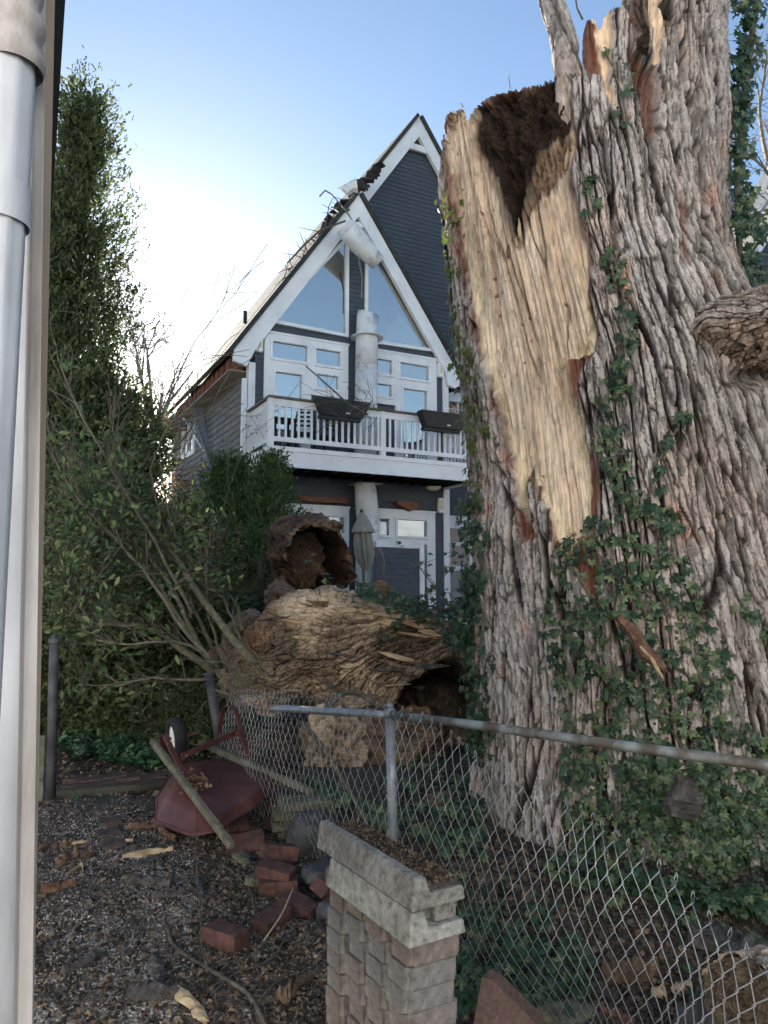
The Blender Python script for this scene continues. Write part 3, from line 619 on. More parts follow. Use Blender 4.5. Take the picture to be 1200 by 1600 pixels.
pit=sstep(.60,.74,perlin(A_*26,ZZ*17,0,68)*(1+.25*perlin(A_*4,ZZ*3,0,69)))[...,None]*.85
wcol=wcol*(1-pit)+np.array([.07,.04,.025])*pit; wd=wd-.02*pit[...,0]
# narrow yellow sapwood along the right rim
sap=(sstep(-20,-4,dW)*(dW<0)*sstep(300,500,jy))[...,None]; wcol=wcol*(1-sap*.6)+np.array([.80,.68,.46])*sap*.6
# fringe of crumbling brown wood
fF=sstep(6,-10,dF); hon=perlin(A_*34,ZZ*17,0,71)
wd=wd+fF*(.028*hon-.03+.02*perlin(A_*70,ZZ*40,0,72))
fcol=np.array([.17,.105,.07])*(1+.9*hon)[...,None]+0*wcol; fcol=np.clip(fcol,.03,.4)
wcol=wcol*(1-fF[...,None]*.88)+fcol*fF[...,None]*.88
edgeF=(sstep(14,0,np.abs(dR))*(dR>-4)*sstep(160,260,jy))[...,None]; wcol=wcol*(1-edgeF*.6)+np.array([.16,.10,.065])*edgeF*.6
# rotten hollow
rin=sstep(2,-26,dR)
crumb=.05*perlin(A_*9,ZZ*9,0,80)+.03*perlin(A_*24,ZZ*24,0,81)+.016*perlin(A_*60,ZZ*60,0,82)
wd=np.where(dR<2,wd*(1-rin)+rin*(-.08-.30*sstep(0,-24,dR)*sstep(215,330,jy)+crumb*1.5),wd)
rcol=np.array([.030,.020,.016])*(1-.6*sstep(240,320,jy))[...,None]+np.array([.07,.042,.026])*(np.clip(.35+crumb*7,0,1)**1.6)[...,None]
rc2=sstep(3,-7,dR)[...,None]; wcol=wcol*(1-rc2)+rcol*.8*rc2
# blend with bark; red cambium rim on the broken bark edge
rim=sstep(9,1,dW)*(dW>=-2)*sstep(.15,.5,.5+perlin(A_*6,ZZ*2.2,0,90))
extra=np.maximum.reduce([sstep(6,-6,sdf(jx,jy,q)) for q in ([(800,785),(826,812),(838,838),(826,846),(812,832)],[(878,860),(922,838),(938,870),(940,960),(925,935),(905,900),(890,890)],[(922,690),(934,720),(936,780),(930,838),(918,820)],[(886,556),(928,552),(912,572),(902,600),(906,650),(892,608)],[(690,262),(699,262),(715,345),(738,450),(722,420),(706,350)],[(1060,300),(1070,340),(1078,420),(1066,400)])])
redm=np.clip(np.maximum(rim*.75,extra*.95),0,1)
redm=np.maximum(redm,.9*sstep(4,-6,sdf(jx,jy,REDS))); redm=np.maximum(redm,.75*sstep(4,-6,sdf(jx,jy,REDV)))
rc=(np.array([.085,.03,.018])+np.array([.14,.06,.035])*np.clip(.5+.8*fib,0,1)[...,None])
col=col*(1-redm[...,None])+rc*redm[...,None]; h=h*(1-.75*redm)-.02*redm+.01*fib*redm
pal=np.maximum(sstep(3,-4,sdf(jx,jy,STRIP)),sstep(3,-4,sdf(jx,jy,PALE)))
h=h*(1-pal)+pal*(-.03+.012*fib); col=col*(1-pal[...,None])+np.array([.72,.54,.37])*(1+.25*fib[...,None])*pal[...,None]
vz=sstep(8,-14,sdf(jx,jy,REDV)); h=h-.12*vz
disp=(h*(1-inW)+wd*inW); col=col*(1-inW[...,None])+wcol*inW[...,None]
# hollow under the big burl
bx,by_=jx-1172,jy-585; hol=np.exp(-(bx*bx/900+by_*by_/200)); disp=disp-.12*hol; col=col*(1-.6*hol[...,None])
# a dark deep cleft line from the fork
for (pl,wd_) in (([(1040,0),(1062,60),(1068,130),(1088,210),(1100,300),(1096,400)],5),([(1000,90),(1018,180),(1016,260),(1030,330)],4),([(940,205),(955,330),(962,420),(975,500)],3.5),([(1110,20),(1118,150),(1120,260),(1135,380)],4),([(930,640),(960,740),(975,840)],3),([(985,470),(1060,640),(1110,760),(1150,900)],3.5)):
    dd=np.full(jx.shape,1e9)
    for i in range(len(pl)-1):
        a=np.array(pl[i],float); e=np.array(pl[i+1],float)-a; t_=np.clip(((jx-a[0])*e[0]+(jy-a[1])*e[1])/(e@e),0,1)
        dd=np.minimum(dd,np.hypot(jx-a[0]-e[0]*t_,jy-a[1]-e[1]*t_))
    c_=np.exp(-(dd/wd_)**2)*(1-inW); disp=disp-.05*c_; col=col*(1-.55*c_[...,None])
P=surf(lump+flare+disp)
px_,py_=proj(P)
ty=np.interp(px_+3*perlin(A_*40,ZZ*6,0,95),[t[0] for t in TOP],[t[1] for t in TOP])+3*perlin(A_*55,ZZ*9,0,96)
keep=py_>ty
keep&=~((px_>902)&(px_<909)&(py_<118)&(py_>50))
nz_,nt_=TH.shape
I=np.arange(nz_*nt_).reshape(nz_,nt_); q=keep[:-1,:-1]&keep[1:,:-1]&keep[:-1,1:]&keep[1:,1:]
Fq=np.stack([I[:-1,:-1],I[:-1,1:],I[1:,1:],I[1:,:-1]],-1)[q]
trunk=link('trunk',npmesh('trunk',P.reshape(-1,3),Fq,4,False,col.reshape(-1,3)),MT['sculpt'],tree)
TR=dict(ix=px_,iy=py_,P=P,keep=keep,TH=TH)
def sculpt_tube(name,pts,rad,parent,s=0,mt='sculpt',nth=120,nl=200,flat=1.0,colf=None,amp=1.0,closed=True,dispf=None,al=1.0):
    """a bark covered tube: relief and colour computed per vertex"""
    pts=np.array(pts,float); rad=np.array(rad,float)
    tt=np.linspace(0,1,len(pts)); u=np.linspace(0,1,nl)
    C=np.stack([np.interp(u,tt,pts[:,k]) for k in range(3)],1)
    for _ in range(3): C[1:-1]=(C[:-2]+2*C[1:-1]+C[2:])/4
    R_=np.interp(u,tt,rad); T=np.gradient(C,axis=0); T/=np.linalg.norm(T,axis=1)[:,None]
    ref=np.array([0,0,1.]) if abs(T[0][2])<.8 else np.array([0,1.,0])
    X=np.cross(T,ref); X/=np.linalg.norm(X,axis=1)[:,None]; Yv=np.cross(X,T)
    ph=np.linspace(0,2*math.pi,nth+1); L_=np.concatenate([[0],np.cumsum(np.linalg.norm(np.diff(C,axis=0),axis=1))])
    PH,LL=np.meshgrid(ph,L_); Rm=R_[:,None]*np.ones_like(PH); AR=PH*max(rad.mean(),.05)
    wrap=lambda f: f
    nxx,nyy=np.cos(PH),np.sin(PH)
    def cyl(k,j,ss): return perlin(nxx*k,nyy*k,LL*j*al,ss)
    sc=rad.mean()
    f1=sstep(0,.2,np.abs(cyl(sc*9,1.8,s+1))); f2=sstep(0,.22,np.abs(cyl(sc*20,4.5,s+2))); t=(.6*cyl(sc*8,3,s+3)+.5*cyl(sc*24,9,s+4))*3; tf=t-np.floor(t); terr=(np.floor(t)+sstep(0,.22,tf))/3
    fine=cyl(sc*60,24,s+5)
    W1_,W2_,wc,wdx,wdy=worley(PH*max(1,round(sc*16))+.3*cyl(3,3,s+8),LL*7*al+.5*cyl(3,3,s+9),s+5); we=sstep(0,.15,W2_-W1_)
    hh=amp*(.024*(f1-.75)+.009*(f2-.6)+.010*terr+.014*(wc-.5)+.010*(we-.6)+.008*wdy+.004*fine)+.12*sc*cyl(1.3,1.2,s+6)
    crest_=np.clip(.40*f1+.18*f2+.12+.14*terr+.2*(wc-.5)+.18*we+.14*fine,0,1)
    col_=barkcol(AR,LL,crest_,s)
    if colf: col_,hh=colf(col_,hh,PH,LL/L_[-1],dict(X=nxx,Y=nyy,cyl=cyl))
    rr_=Rm+hh
    Pp=C[:,None,:]+X[:,None,:]*(nxx*rr_)[...,None]+Yv[:,None,:]*(nyy*rr_*flat)[...,None]
    if dispf is not None: Pp,col_=dispf(Pp,col_,PH,LL)
    nl_,n1=PH.shape; I=np.arange(nl_*n1).reshape(nl_,n1)
    Fq=np.stack([I[:-1,:-1],I[1:,:-1],I[1:,1:],I[:-1,1:]],-1).reshape(-1,4)
    V=Pp.reshape(-1,3); Cc=col_.reshape(-1,3)
    if closed:
        ex=[];ec=[];ef=[]
        for row,sgn in ((0,1),(nl_-1,-1)):
            c0=len(V)+len(ex); ex.append(Pp[row].mean(0)); ec.append(col_[row].mean(0)*1.2)
            for k in range(n1-1):
                ef.append((c0,I[row,k],I[row,k+1],I[row,k+1]) if sgn>0 else (c0,I[row,k+1],I[row,k],I[row,k]))
        V=np.vstack([V,np.array(ex)]); Cc=np.vstack([Cc,np.array(ec)])
        Fq3=np.array([f[:3] for f in ef])
        me=bpy.data.meshes.new(name); me.from_pydata(V.tolist(),[],Fq.tolist()+Fq3.tolist()); me.update()
        a=me.color_attributes.new('Col','FLOAT_COLOR','POINT'); c=np.ones((len(V),4),np.float32); c[:,:3]=Cc; a.data.foreach_set('color',c.ravel())
    else: me=npmesh(name,V,Fq,4,False,Cc)
    return link(name,me,MT[mt],parent)
# broken limb rising at the left of the fork
sculpt_tube('broken_limb',[at(908,330,4.45),at(902,250,4.32),at(895,180,4.2),at(888,110,4.14),at(882,70,4.16),at(866,20,4.2),at(852,-40,4.25),at(830,-130,4.3)],[.06,.085,.082,.075,.072,.068,.066,.05],tree,s=200,nth=90,nl=260,amp=.55)
# dark chunk lodged in the fork
def chunkc(c,h,PH,u,d):
    m_=sstep(.93,1.0,1-np.abs(u*2-1)*0+0*u)*0
    return c*np.array([.55,.5,.48]),h
sculpt_tube('lodged_chunk',[at(1012,60,4.75),at(1002,28,4.8),at(998,-30,4.9),at(1010,-90,5.0)],[.06,.11,.12,.1],tree,s=230,nth=60,nl=90,amp=.8,colf=chunkc)
# rotten inner core behind the hollow and the fork
def corec(c,h,PH,u,d):
    n=d['cyl'](8,12,301)+.6*d['cyl'](20,30,302)
    cc=np.array([.035,.022,.016])+np.array([.09,.055,.035])*np.clip(.4+.7*n,0,1)[...,None]; return cc+0*c,.06*n
def coretop(Pp,c,PH,LL): return Pp,c
sculpt_tube('rotten_core',[(1.25,5.25,3.2),(1.15,5.2,4.3),(1.08,5.2,4.8),(1.08,5.2,5.0)],[.55,.5,.42,.3],tree,s=300,nth=90,nl=90,colf=corec)
sculpt_tube('inner_stub',[at(1040,300,5.3),at(1035,180,5.2),at(1026,100,5.1),at(1028,60,5.1),at(1034,40,5.1)],[.25,.22,.14,.12,.07],tree,s=320,nth=60,nl=60,colf=corec)
# burl limb on the right
def burl():
    nu,nv=420,300
    u=np.linspace(0,2*math.pi,nu); v=np.linspace(.001,math.pi-.001,nv); U,V_=np.meshgrid(u,v)
    d=np.stack([np.cos(V_),np.cos(U)*np.sin(V_),np.sin(U)*np.sin(V_)],-1)          # pole along x
    c0=at(1205,520,4.12); P=c0+d*np.array([.50,.34,.235]); P[...,2]+=-.10*(P[...,0]-c0[0])*0+.03*np.sin(P[...,0]*6); 
    x,y,z=P[...,0],P[...,1],P[...,2]; q=z+.25*x+.5*y
    W1_,W2_,ci,dx,dy=worley(x*13+1.1*perlin(x*8,z*8,y*8,801)+.3*perlin(x*30,z*30,y*30,806),q*27+1.2*perlin(x*8,z*8,y*8,802)+.3*perlin(x*30,z*30,y*30,807),3); e=sstep(0,.16,W2_-W1_)
    X1_,X2_,cj,ex,ey=worley(x*34+2,q*55,4); e2=sstep(0,.2,X2_-X1_); fi=perlin(x*50,y*50,z*50,803); b=perlin(x*3,y*3,z*3,804); m_=perlin(x*8,y*8,z*8,805)
    h=.022*(ci-.5)+.007*(e-.7)+.012*dy*ci+.009*(cj-.5)+.005*(e2-.6)+.004*fi+.07*b+.02*m_
    cr_=np.clip(.25+.35*e+.14*e2+.3*(ci-.5)+.25*(cj-.5)+.2*fi,0,1)*(.72+.28*e); c=barkcol(x,z*2,cr_,800)
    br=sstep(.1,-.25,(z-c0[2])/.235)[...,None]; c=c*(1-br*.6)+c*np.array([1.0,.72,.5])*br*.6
    P=P+d*h[...,None]; I=np.arange(nu*nv).reshape(nv,nu)
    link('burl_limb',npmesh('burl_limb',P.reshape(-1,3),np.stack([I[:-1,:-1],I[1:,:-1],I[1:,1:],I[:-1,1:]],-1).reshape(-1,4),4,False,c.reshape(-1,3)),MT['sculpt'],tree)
burl()
# rear half of the trunk, coarser
th2=np.linspace(1.55,2*math.pi-1.68,90); z2=np.linspace(-.15,7.6,170); T2,Z2=np.meshgrid(th2,z2); c2,r2=cr(Z2); ry2=np.minimum(r2,1.12)
hh,cc=bark(T2*1.05,Z2,s=400); rr2=r2*.985+hh
B=np.stack([c2+rr2*np.sin(T2),CY-(rr2-r2+ry2)*np.cos(T2),Z2],-1); bx_,by2=proj(B)
kp=by2>np.interp(bx_,[t[0] for t in TOP],[max(t[1],60) for t in TOP])+25
kp&=~((by2<250)&(bx_<1015))
I=np.arange(B.shape[0]*B.shape[1]).reshape(B.shape[:2]); q=kp[:-1,:-1]&kp[1:,:-1]&kp[:-1,1:]&kp[1:,1:]
link('rear_bark',npmesh('rear_bark',B.reshape(-1,3),np.stack([I[:-1,:-1],I[:-1,1:],I[1:,1:],I[1:,:-1]],-1)[q],4,True,barkcol(T2*1.05,Z2,cc,400).reshape(-1,3)),MT['sculpt'],tree)
# thin twig at the top and one on the rot
m=MB(); m.tube([at(910,30,4.4),at(902,14,4.4),at(898,-10,4.4)],[.008,.006,.004],5); m.tube([at(797,138,4.6),at(795,122,4.6),at(796,116,4.6)],[.005,.003,.002],4); m.build('twig',MT['twig'],tree)
# loose shard of red bark caught in the ivy
def splinter(name,label,cat,pts,wid,thick,mt,group=None,s=0,parent=None,n=(0,-1,.3),taper=None):
    """an irregular flat splinter along pts"""
    pts=np.array(pts,float); u=np.linspace(0,1,14); C=np.stack([np.interp(u,np.linspace(0,1,len(pts)),pts[:,k]) for k in range(3)],1)
    T=C[-1]-C[0]; T/=np.linalg.norm(T); N=np.array(n,float); N-=T*(N@T); N/=np.linalg.norm(N); X=np.cross(T,N); vs=[]
    rr=np.random.RandomState(s+11); wa_=np.interp(u,np.linspace(0,1,6),rr.uniform(.65,1.25,6)); wb_=np.interp(u,np.linspace(0,1,6),rr.uniform(.65,1.25,6)); C=C+X*np.interp(u,np.linspace(0,1,5),rr.uniform(-.18,.18,5))[:,None]*wid
    for i,c in enumerate(C):
        tp=(math.sin(math.pi*min(1,(u[i]*.93+.05)))**.45 if taper is None else np.interp(u[i],np.linspace(0,1,len(taper)),taper)); wv=wid*tp
        a=wa_[i]+rr.uniform(-.07,.07); b_=wb_[i]+rr.uniform(-.07,.07); k=thick*rr.uniform(.6,1.3)
        vs+= [c-X*wv*.5*a-N*thick*.5,c+X*wv*.5*b_-N*thick*.5,c+X*wv*.45*b_+N*k*.5,c+X*wv*rr.uniform(-.15,.15)+N*k*rr.uniform(.6,1.2),c-X*wv*.45*a+N*k*.4]
    fs=[(i*5+k,i*5+(k+1)%5,i*5+5+(k+1)%5,i*5+5+k) for i in range(13) for k in range(5)]+[(4,3,2,1,0),tuple(65+k for k in range(5))]
    m=MB(); m.add(vs,fs); o=m.build(name,MT[mt] if isinstance(mt,str) else mt,parent); fix_normals(o)
    if label: tag(o,label,cat,group)
    return o
sh=empty('bark_shard','red-brown bark shard with a pale split edge caught in the ivy on the trunk','bark')
o=splinter('shard',None,None,[at(968,962,3.72),at(1000,1010,3.7),at(1042,1050,3.68)],.075,.03,'redbark',parent=sh,s=5)
splinter('pale_edge',None,None,[at(1000,1008,3.67),at(1018,1030,3.66),at(1036,1060,3.66)],.02,.012,'wood',parent=sh,s=6)
splinter('bark_plate','small grey bark plate standing loose at the foot of the trunk above the fence','bark',[at(1068,1212,3.62),at(1068,1250,3.6),at(1066,1278,3.58)],.19,.035,'barkc',s=8,taper=[.35,.5,.75,1,1,.8])

rr=random.Random(31)
SPL=[(728,195,-1),(722,185,-1),(705,190,0),(697,200,0),(712,185,0),(890,230,0),(897,220,0),(885,250,0),(870,262,0),(820,345,0),(812,365,0),(806,380,0),(795,392,0),(918,540,1),(905,552,1),(880,570,1),(872,856,2),(888,862,2),(915,836,2),(845,776,2),(834,750,2),(832,812,2),(860,826,2),(790,640,3),(790,560,3),(935,35,4),(944,28,4),(950,18,4),(975,10,4),(926,32,4),(1020,40,4),(1030,86,4)]
for i,(x,y,k) in enumerate(SPL):
    if k==4: p=at(x,y+22,4.25 if x<960 else 4.4); L_=rr.uniform(.08,.16); d=np.array([rr.uniform(-.2,.2),-.05,1.])
    else:
        j=np.argmin((TR['ix']-x)**2+(TR['iy']-y)**2+1e6*(~TR['keep'])+1e6*(np.cos(TR['TH'])<0)); p=TR['P'].reshape(-1,3)[j]+np.array([0,-.01,0]); L_=rr.uniform(.05,.16); d=np.array([rr.uniform(-.25,.25),-.25,1. if k!=2 else rr.choice([-1.,1.])])
    d=d/np.linalg.norm(d); splinter('wood_splinter',None,None,[p-d*L_*.4,p+d*L_*.3,p+d*L_*.7],rr.uniform(.012,.03),.008,'wood' if rr.random()<.7 else 'redbark',s=i,parent=tree,n=(0,-1,.1),taper=[.8,1,.7,.1])

# loose flakes and plates of bark standing off the trunk
MT['flake']=mat('flaking grey bark',[(.07,.055,.048),(.20,.175,.16),(.34,.31,.29)],scale=22,rough=.9,bump=.7,bscale=70,stretch=(1,1,.35),big=.35,bigscale=5,dist=.012)
fr_=np.random.RandomState(44); cand=np.argwhere(TR['keep']&(np.cos(TR['TH'])>.15)&(TR['iy']>20)&(TR['iy']<1340)&(TR['ix']<1210)&(inW<.02)&(dW>14)&(redm<.1)&(pal<.1))
for i,(a_,b_) in enumerate(cand[fr_.choice(len(cand),150,replace=False)]):
    p=TR['P'][a_,b_]; t_=TR['TH'][a_,b_]; n_=np.array([math.sin(t_),-math.cos(t_),0.]); q=TR['P'][max(0,a_-12),b_]; q2=TR['P'][min(TR['P'].shape[0]-1,a_+12),b_]
    d=q2-q; d/=np.linalg.norm(d); d=d+n_*fr_.uniform(-.02,.16)+np.cross(n_,d)*fr_.normal()*.07; L_=fr_.uniform(.07,.24)
    splinter('bark_flake',None,None,[p-d*L_*.5+n_*.002,p+n_*.008,p+d*L_*.5+n_*.012],fr_.uniform(.022,.055),fr_.uniform(.006,.014),'flake',s=i+100,parent=tree,n=n_,taper=[.35,.9,1,.85,.4])
# ---------------------------------------------------------------- fallen hollow logs
fallen=empty('fallen_log','huge torn hollow section of fallen trunk lying beyond the chain-link fence','fallen trunk')
# lower body: a fat torn log lying across, sculpted per vertex
st=[(345,1040,22,7.7),(378,1040,46,7.5),(412,1030,80,7.3),(450,1018,93,7.15),(500,1012,88,7.05),(560,1024,90,6.95),(620,1036,88,6.85),(680,1052,80,6.7),(720,1066,70,6.6),(760,1080,62,6.5)]
def logc(nu=420,nv=330):
    u=np.linspace(0,1,nu); k=np.linspace(0,1,len(st)); 
    cx=np.interp(u,k,[s[0] for s in st]); cy=np.interp(u,k,[s[1] for s in st]); rp=np.interp(u,k,[s[2] for s in st]); dp=np.interp(u,k,[s[3] for s in st])
    C=np.array([at(a,b,c) for a,b,c in zip(cx,cy,dp)]); R_=rp/F*dp; 
    for _ in range(12): C[1:-1]=(C[:-2]+C[2:]+2*C[1:-1])/4; R_[1:-1]=(R_[:-2]+R_[2:]+2*R_[1:-1])/4
    ph=np.linspace(-math.pi,math.pi,nv); U,PH=np.meshgrid(u,ph,indexing='ij'); Rm=R_[:,None]
    endt=(np.clip(np.minimum(U/.05,(1-U)/.03),0,1))**.5
    def pos(dr): 
        r=(Rm*endt+dr); p=np.zeros(U.shape+(3,)); p[...,0]=C[:,0][:,None]+0*PH; p[...,1]=C[:,1][:,None]-r*.95*np.cos(PH); p[...,2]=C[:,2][:,None]+r*np.sin(PH); return p
    P0=pos(0); jx,jy=proj(P0); 
    jx=jx+9*perlin(P0[...,0]*5,P0[...,2]*5,0,500); jy=jy+7*perlin(P0[...,0]*5,P0[...,2]*5,3,501)
    x,z=P0[...,0],P0[...,2]
    # grain runs along the log and swirls round the hollow at the right
    HOL=[(606,1112),(612,1086),(634,1060),(662,1044),(690,1034),(716,1030),(742,1046),(748,1130),(610,1140)]
    dH=sdf(jx,jy,HOL)
    sw=np.exp(-np.clip(dH,0,400)/70.)
    xa=x+.12*perlin(x*1.6,z*1.6,0,502); gz=z+.13*np.sin(xa*1.5+.6)+.07*perlin(x*1.4,z*2,0,503)
    flow=gz*(1-sw)+sw*(-dH/180.); 
    t=flow*11+1.9*perlin(x*2.0,z*3,0,504)+.6*perlin(x*8,z*14,0,505); tf=t-np.floor(t); hid=_perm[(np.floor(t).astype(int))&255]/255.
    terr=(hid-.5)*.7+sstep(0,.25,tf)*.6
    w1,w2,wc,wx,wy=worley(xa*9,flow*26,7); we=sstep(0,.2,w2-w1)
    fine=perlin(x*16,flow*90,0,506); f2=perlin(x*50,z*70,0,507); big=perlin(x*2.1,z*2.6,0,508)
    h=.075*terr+.022*(wc-.5)+.014*(we-.6)+.010*fine+.006*f2+.10*big
    cre=np.clip(.30+.28*terr+.25*fine+.2*(wc-.5)+.22*we+.15*f2,0,1)
    c=np.array([.035,.022,.016])+(np.array([.66,.49,.35])-np.array([.035,.022,.016]))*(cre**1.9)[...,None]
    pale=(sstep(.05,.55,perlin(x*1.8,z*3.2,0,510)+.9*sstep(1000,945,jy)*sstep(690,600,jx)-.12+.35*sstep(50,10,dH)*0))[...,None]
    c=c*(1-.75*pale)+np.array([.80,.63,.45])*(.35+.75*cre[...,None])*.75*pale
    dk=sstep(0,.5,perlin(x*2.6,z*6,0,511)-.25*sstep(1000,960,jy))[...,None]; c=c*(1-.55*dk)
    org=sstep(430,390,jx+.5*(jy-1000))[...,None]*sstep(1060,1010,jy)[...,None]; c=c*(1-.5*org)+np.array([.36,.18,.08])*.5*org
    # hollow: rot-brown recess with its deep shade painted into the colour
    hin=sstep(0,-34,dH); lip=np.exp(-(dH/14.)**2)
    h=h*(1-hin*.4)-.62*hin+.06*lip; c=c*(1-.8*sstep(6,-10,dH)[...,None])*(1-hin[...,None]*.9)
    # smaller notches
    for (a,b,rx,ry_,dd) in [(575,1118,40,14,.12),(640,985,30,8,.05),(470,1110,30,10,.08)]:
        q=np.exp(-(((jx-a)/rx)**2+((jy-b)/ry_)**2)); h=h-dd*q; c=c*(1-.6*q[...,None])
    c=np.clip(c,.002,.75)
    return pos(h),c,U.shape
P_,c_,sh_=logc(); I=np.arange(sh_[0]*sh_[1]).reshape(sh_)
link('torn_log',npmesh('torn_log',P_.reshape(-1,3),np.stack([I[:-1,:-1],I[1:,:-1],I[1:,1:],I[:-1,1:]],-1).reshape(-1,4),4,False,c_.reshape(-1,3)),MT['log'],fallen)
lx_,ly_=proj(P_); front_=P_[...,1]
fr2=np.random.RandomState(9)
for i in range(46):
    x=fr2.uniform(425,690); y=fr2.uniform(938,1085) if i>16 else fr2.uniform(935,965)+abs(x-530)*.10
    k=(np.abs(lx_-x)<5)&(np.abs(ly_-y)<5)
    if not k.any(): continue
    cnd=P_[k]; p=cnd[np.argmin(cnd[:,1])]; L_=fr2.uniform(.12,.42); d=np.array([1,fr2.uniform(-.1,.1),fr2.uniform(-.35,.12)]); d/=np.linalg.norm(d)
    splinter('torn_splinter',None,None,[p-d*L_*.5,p+np.array([0,-.02,.005]),p+d*L_*.5],fr2.uniform(.02,.06),fr2.uniform(.008,.022),['rotwood','wood','rotwood','barkc'][i%4] if y>970 else ['wood','rotwood','wood'][i%3],s=i+300,parent=fallen,n=(0,-1,.35),taper=[.15,.8,1,.7,.2])
def woodblob(name,center,axes,parent,s,base,hi,amp=.05,freq=4,nu=150,nv=110,dark=None,stretch=(1,1,1)):
    """irregular torn lump; axes = three half-axis vectors"""
    u=np.linspace(0,2*math.pi,nu); v=np.linspace(0,math.pi,nv); U,V_=np.meshgrid(u,v); 
    d=np.stack([np.cos(U)*np.sin(V_),np.sin(U)*np.sin(V_),np.cos(V_)],-1); sgn=np.sign(d)*np.abs(d)**.75; d=sgn/np.linalg.norm(sgn,axis=-1)[...,None]*(.85+.15*np.linalg.norm(sgn,axis=-1)[...,None])
    ax=np.array(axes,float); P=np.array(center)+d@ax
    x,y,z=P[...,0]*stretch[0],P[...,1]*stretch[1],P[...,2]*stretch[2]
    b=perlin(x*freq*.5,y*freq*.5,z*freq*.5,s); m_=perlin(x*freq*2,y*freq*2,z*freq*2,s+1); f=perlin(x*freq*7,y*freq*7,z*freq*7,s+2)
    t=(b*2+m_)*2.5; tf=t-np.floor(t); terr=(np.floor(t)+sstep(0,.25,tf))/2.5
    h=amp*(1.4*b+.5*m_+.2*f+.5*terr); cr_=np.clip(.5+.4*terr+.3*m_+.35*f,0,1)
    c=np.array(base)+(np.array(hi)-np.array(base))*cr_[...,None]
    nrm=d@ax; nrm/=np.linalg.norm(nrm,axis=-1)[...,None]; P=P+nrm*h[...,None]
    I=np.arange(nu*nv).reshape(nv,nu); Fq=np.stack([I[:-1,:-1],I[:-1,1:],I[1:,1:],I[1:,:-1]],-1).reshape(-1,4)
    return link(name,npmesh(name,P.reshape(-1,3),Fq,4,False,c.reshape(-1,3)),MT['log'],parent)
# bark flank on the left, torn lumps below and behind
woodblob('bark_flank',at(392,1030,7.5),[(.30,.05,-.12),(0,.35,0),(.10,0,.40)],fallen,520,(.05,.035,.028),(.24,.18,.14),.04,5)
woodblob('root_butt',at(360,1025,7.7),[(.22,0,0),(0,.2,0),(0,0,.13)],fallen,530,(.20,.10,.05),(.45,.26,.13),.03,6)
woodblob('lower_log',at(585,1165,6.6),[(.62,-.1,-.06),(0,.45,0),(.02,0,.33)],fallen,540,(.035,.024,.018),(.25,.18,.125),.05,4)
woodblob('pale_butt',at(522,1165,6.25),[(.2,0,-.05),(0,.2,0),(.05,0,.26)],fallen,550,(.12,.085,.055),(.50,.39,.27),.07,7)
woodblob('torn_lump',at(655,1140,6.5),[(.3,0,0),(0,.2,0),(0,0,.16)],fallen,555,(.03,.02,.015),(.2,.14,.09),.05,6)
0 and woodblob('torn_lump',at(712,1075,6.9),[(.26,0,.1),(0,.35,0),(-.05,0,.3)],fallen,557,(.035,.024,.018),(.2,.135,.08),.06,5)
# upright hollow log: outer skin, rim and inner skin in one surface
hol=empty('hollow_log','upright broken hollow log, open dark mouth facing us, above the fallen trunk','hollow log')
def hollow():
    nu,nv=220,150
    ph=np.linspace(0,2*math.pi,nu); w_=np.linspace(0,1,nv); PH,W_=np.meshgrid(ph,w_)
    c0=at(502,884,8.3); back=np.array([-.28,.86,.10])
    # mouth outline radii (m) by angle: right, up, left, down
    ang=np.array([0,30,60,80,100,130,160,190,220,250,280,320,360])*math.pi/180
    ro=np.interp(PH,ang,np.array([47,52,66,75,76,74,62,52,64,66,62,56,47])/F*8.0)
    prof=np.interp(W_,[0,.42,.5,.58,1],[-1.0,-.02,0,.02,.9]); 
    outer=W_<.5
    thick=np.interp(W_,[0,.42,.5,.58,.75,1],[1.10,1.0,.95,.88,.80,.68])
    r=ro*thick; dep=np.abs(prof)
    nx_,nz=np.cos(PH),np.sin(PH)
    b=perlin(nx_*2,nz*2,W_*3,600); m_=perlin(nx_*5,nz*5,W_*9,601); f=perlin(nx_*14,nz*14,W_*26,602); fl=perlin(nx_*9,nz*9,W_*2.5,603)
    r=r+.08*b+.03*m_+.014*f+.03*fl
    lean=(.10*sstep(.35,.5,W_)*np.maximum(0,nx_*-1))   # left lip torn further back
    P=c0+np.stack([nx_*r,0*r,nz*r],-1)+back*(dep+lean+.16*m_*(np.abs(W_-.5)<.15)+.03*f)[...,None]
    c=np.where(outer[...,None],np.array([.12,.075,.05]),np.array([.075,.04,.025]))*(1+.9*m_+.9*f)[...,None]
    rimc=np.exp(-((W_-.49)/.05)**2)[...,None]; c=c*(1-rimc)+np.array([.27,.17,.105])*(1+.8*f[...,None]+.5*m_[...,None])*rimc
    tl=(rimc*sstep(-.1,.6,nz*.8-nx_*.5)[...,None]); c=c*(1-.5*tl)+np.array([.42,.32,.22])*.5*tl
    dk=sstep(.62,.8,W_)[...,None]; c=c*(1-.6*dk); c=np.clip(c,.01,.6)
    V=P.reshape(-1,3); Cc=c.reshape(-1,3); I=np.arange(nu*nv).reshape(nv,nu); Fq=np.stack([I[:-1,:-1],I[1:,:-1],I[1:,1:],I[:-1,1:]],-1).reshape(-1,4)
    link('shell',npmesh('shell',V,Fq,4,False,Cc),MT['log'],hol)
    bk=c0+back*1.0; m=MB(); n=24; m.add([tuple(bk+np.array([math.cos(i/n*2*math.pi)*.42,.02,math.sin(i/n*2*math.pi)*.5])) for i in range(n)],[tuple(range(n))]); m.build('back_plug',MT['rotwood'],hol)
hollow()
woodblob('side_flank',at(452,925,8.75),[(.16,.05,-.10),(0,.3,0),(.06,0,.24)],hol,610,(.05,.03,.02),(.26,.165,.10),.05,7)
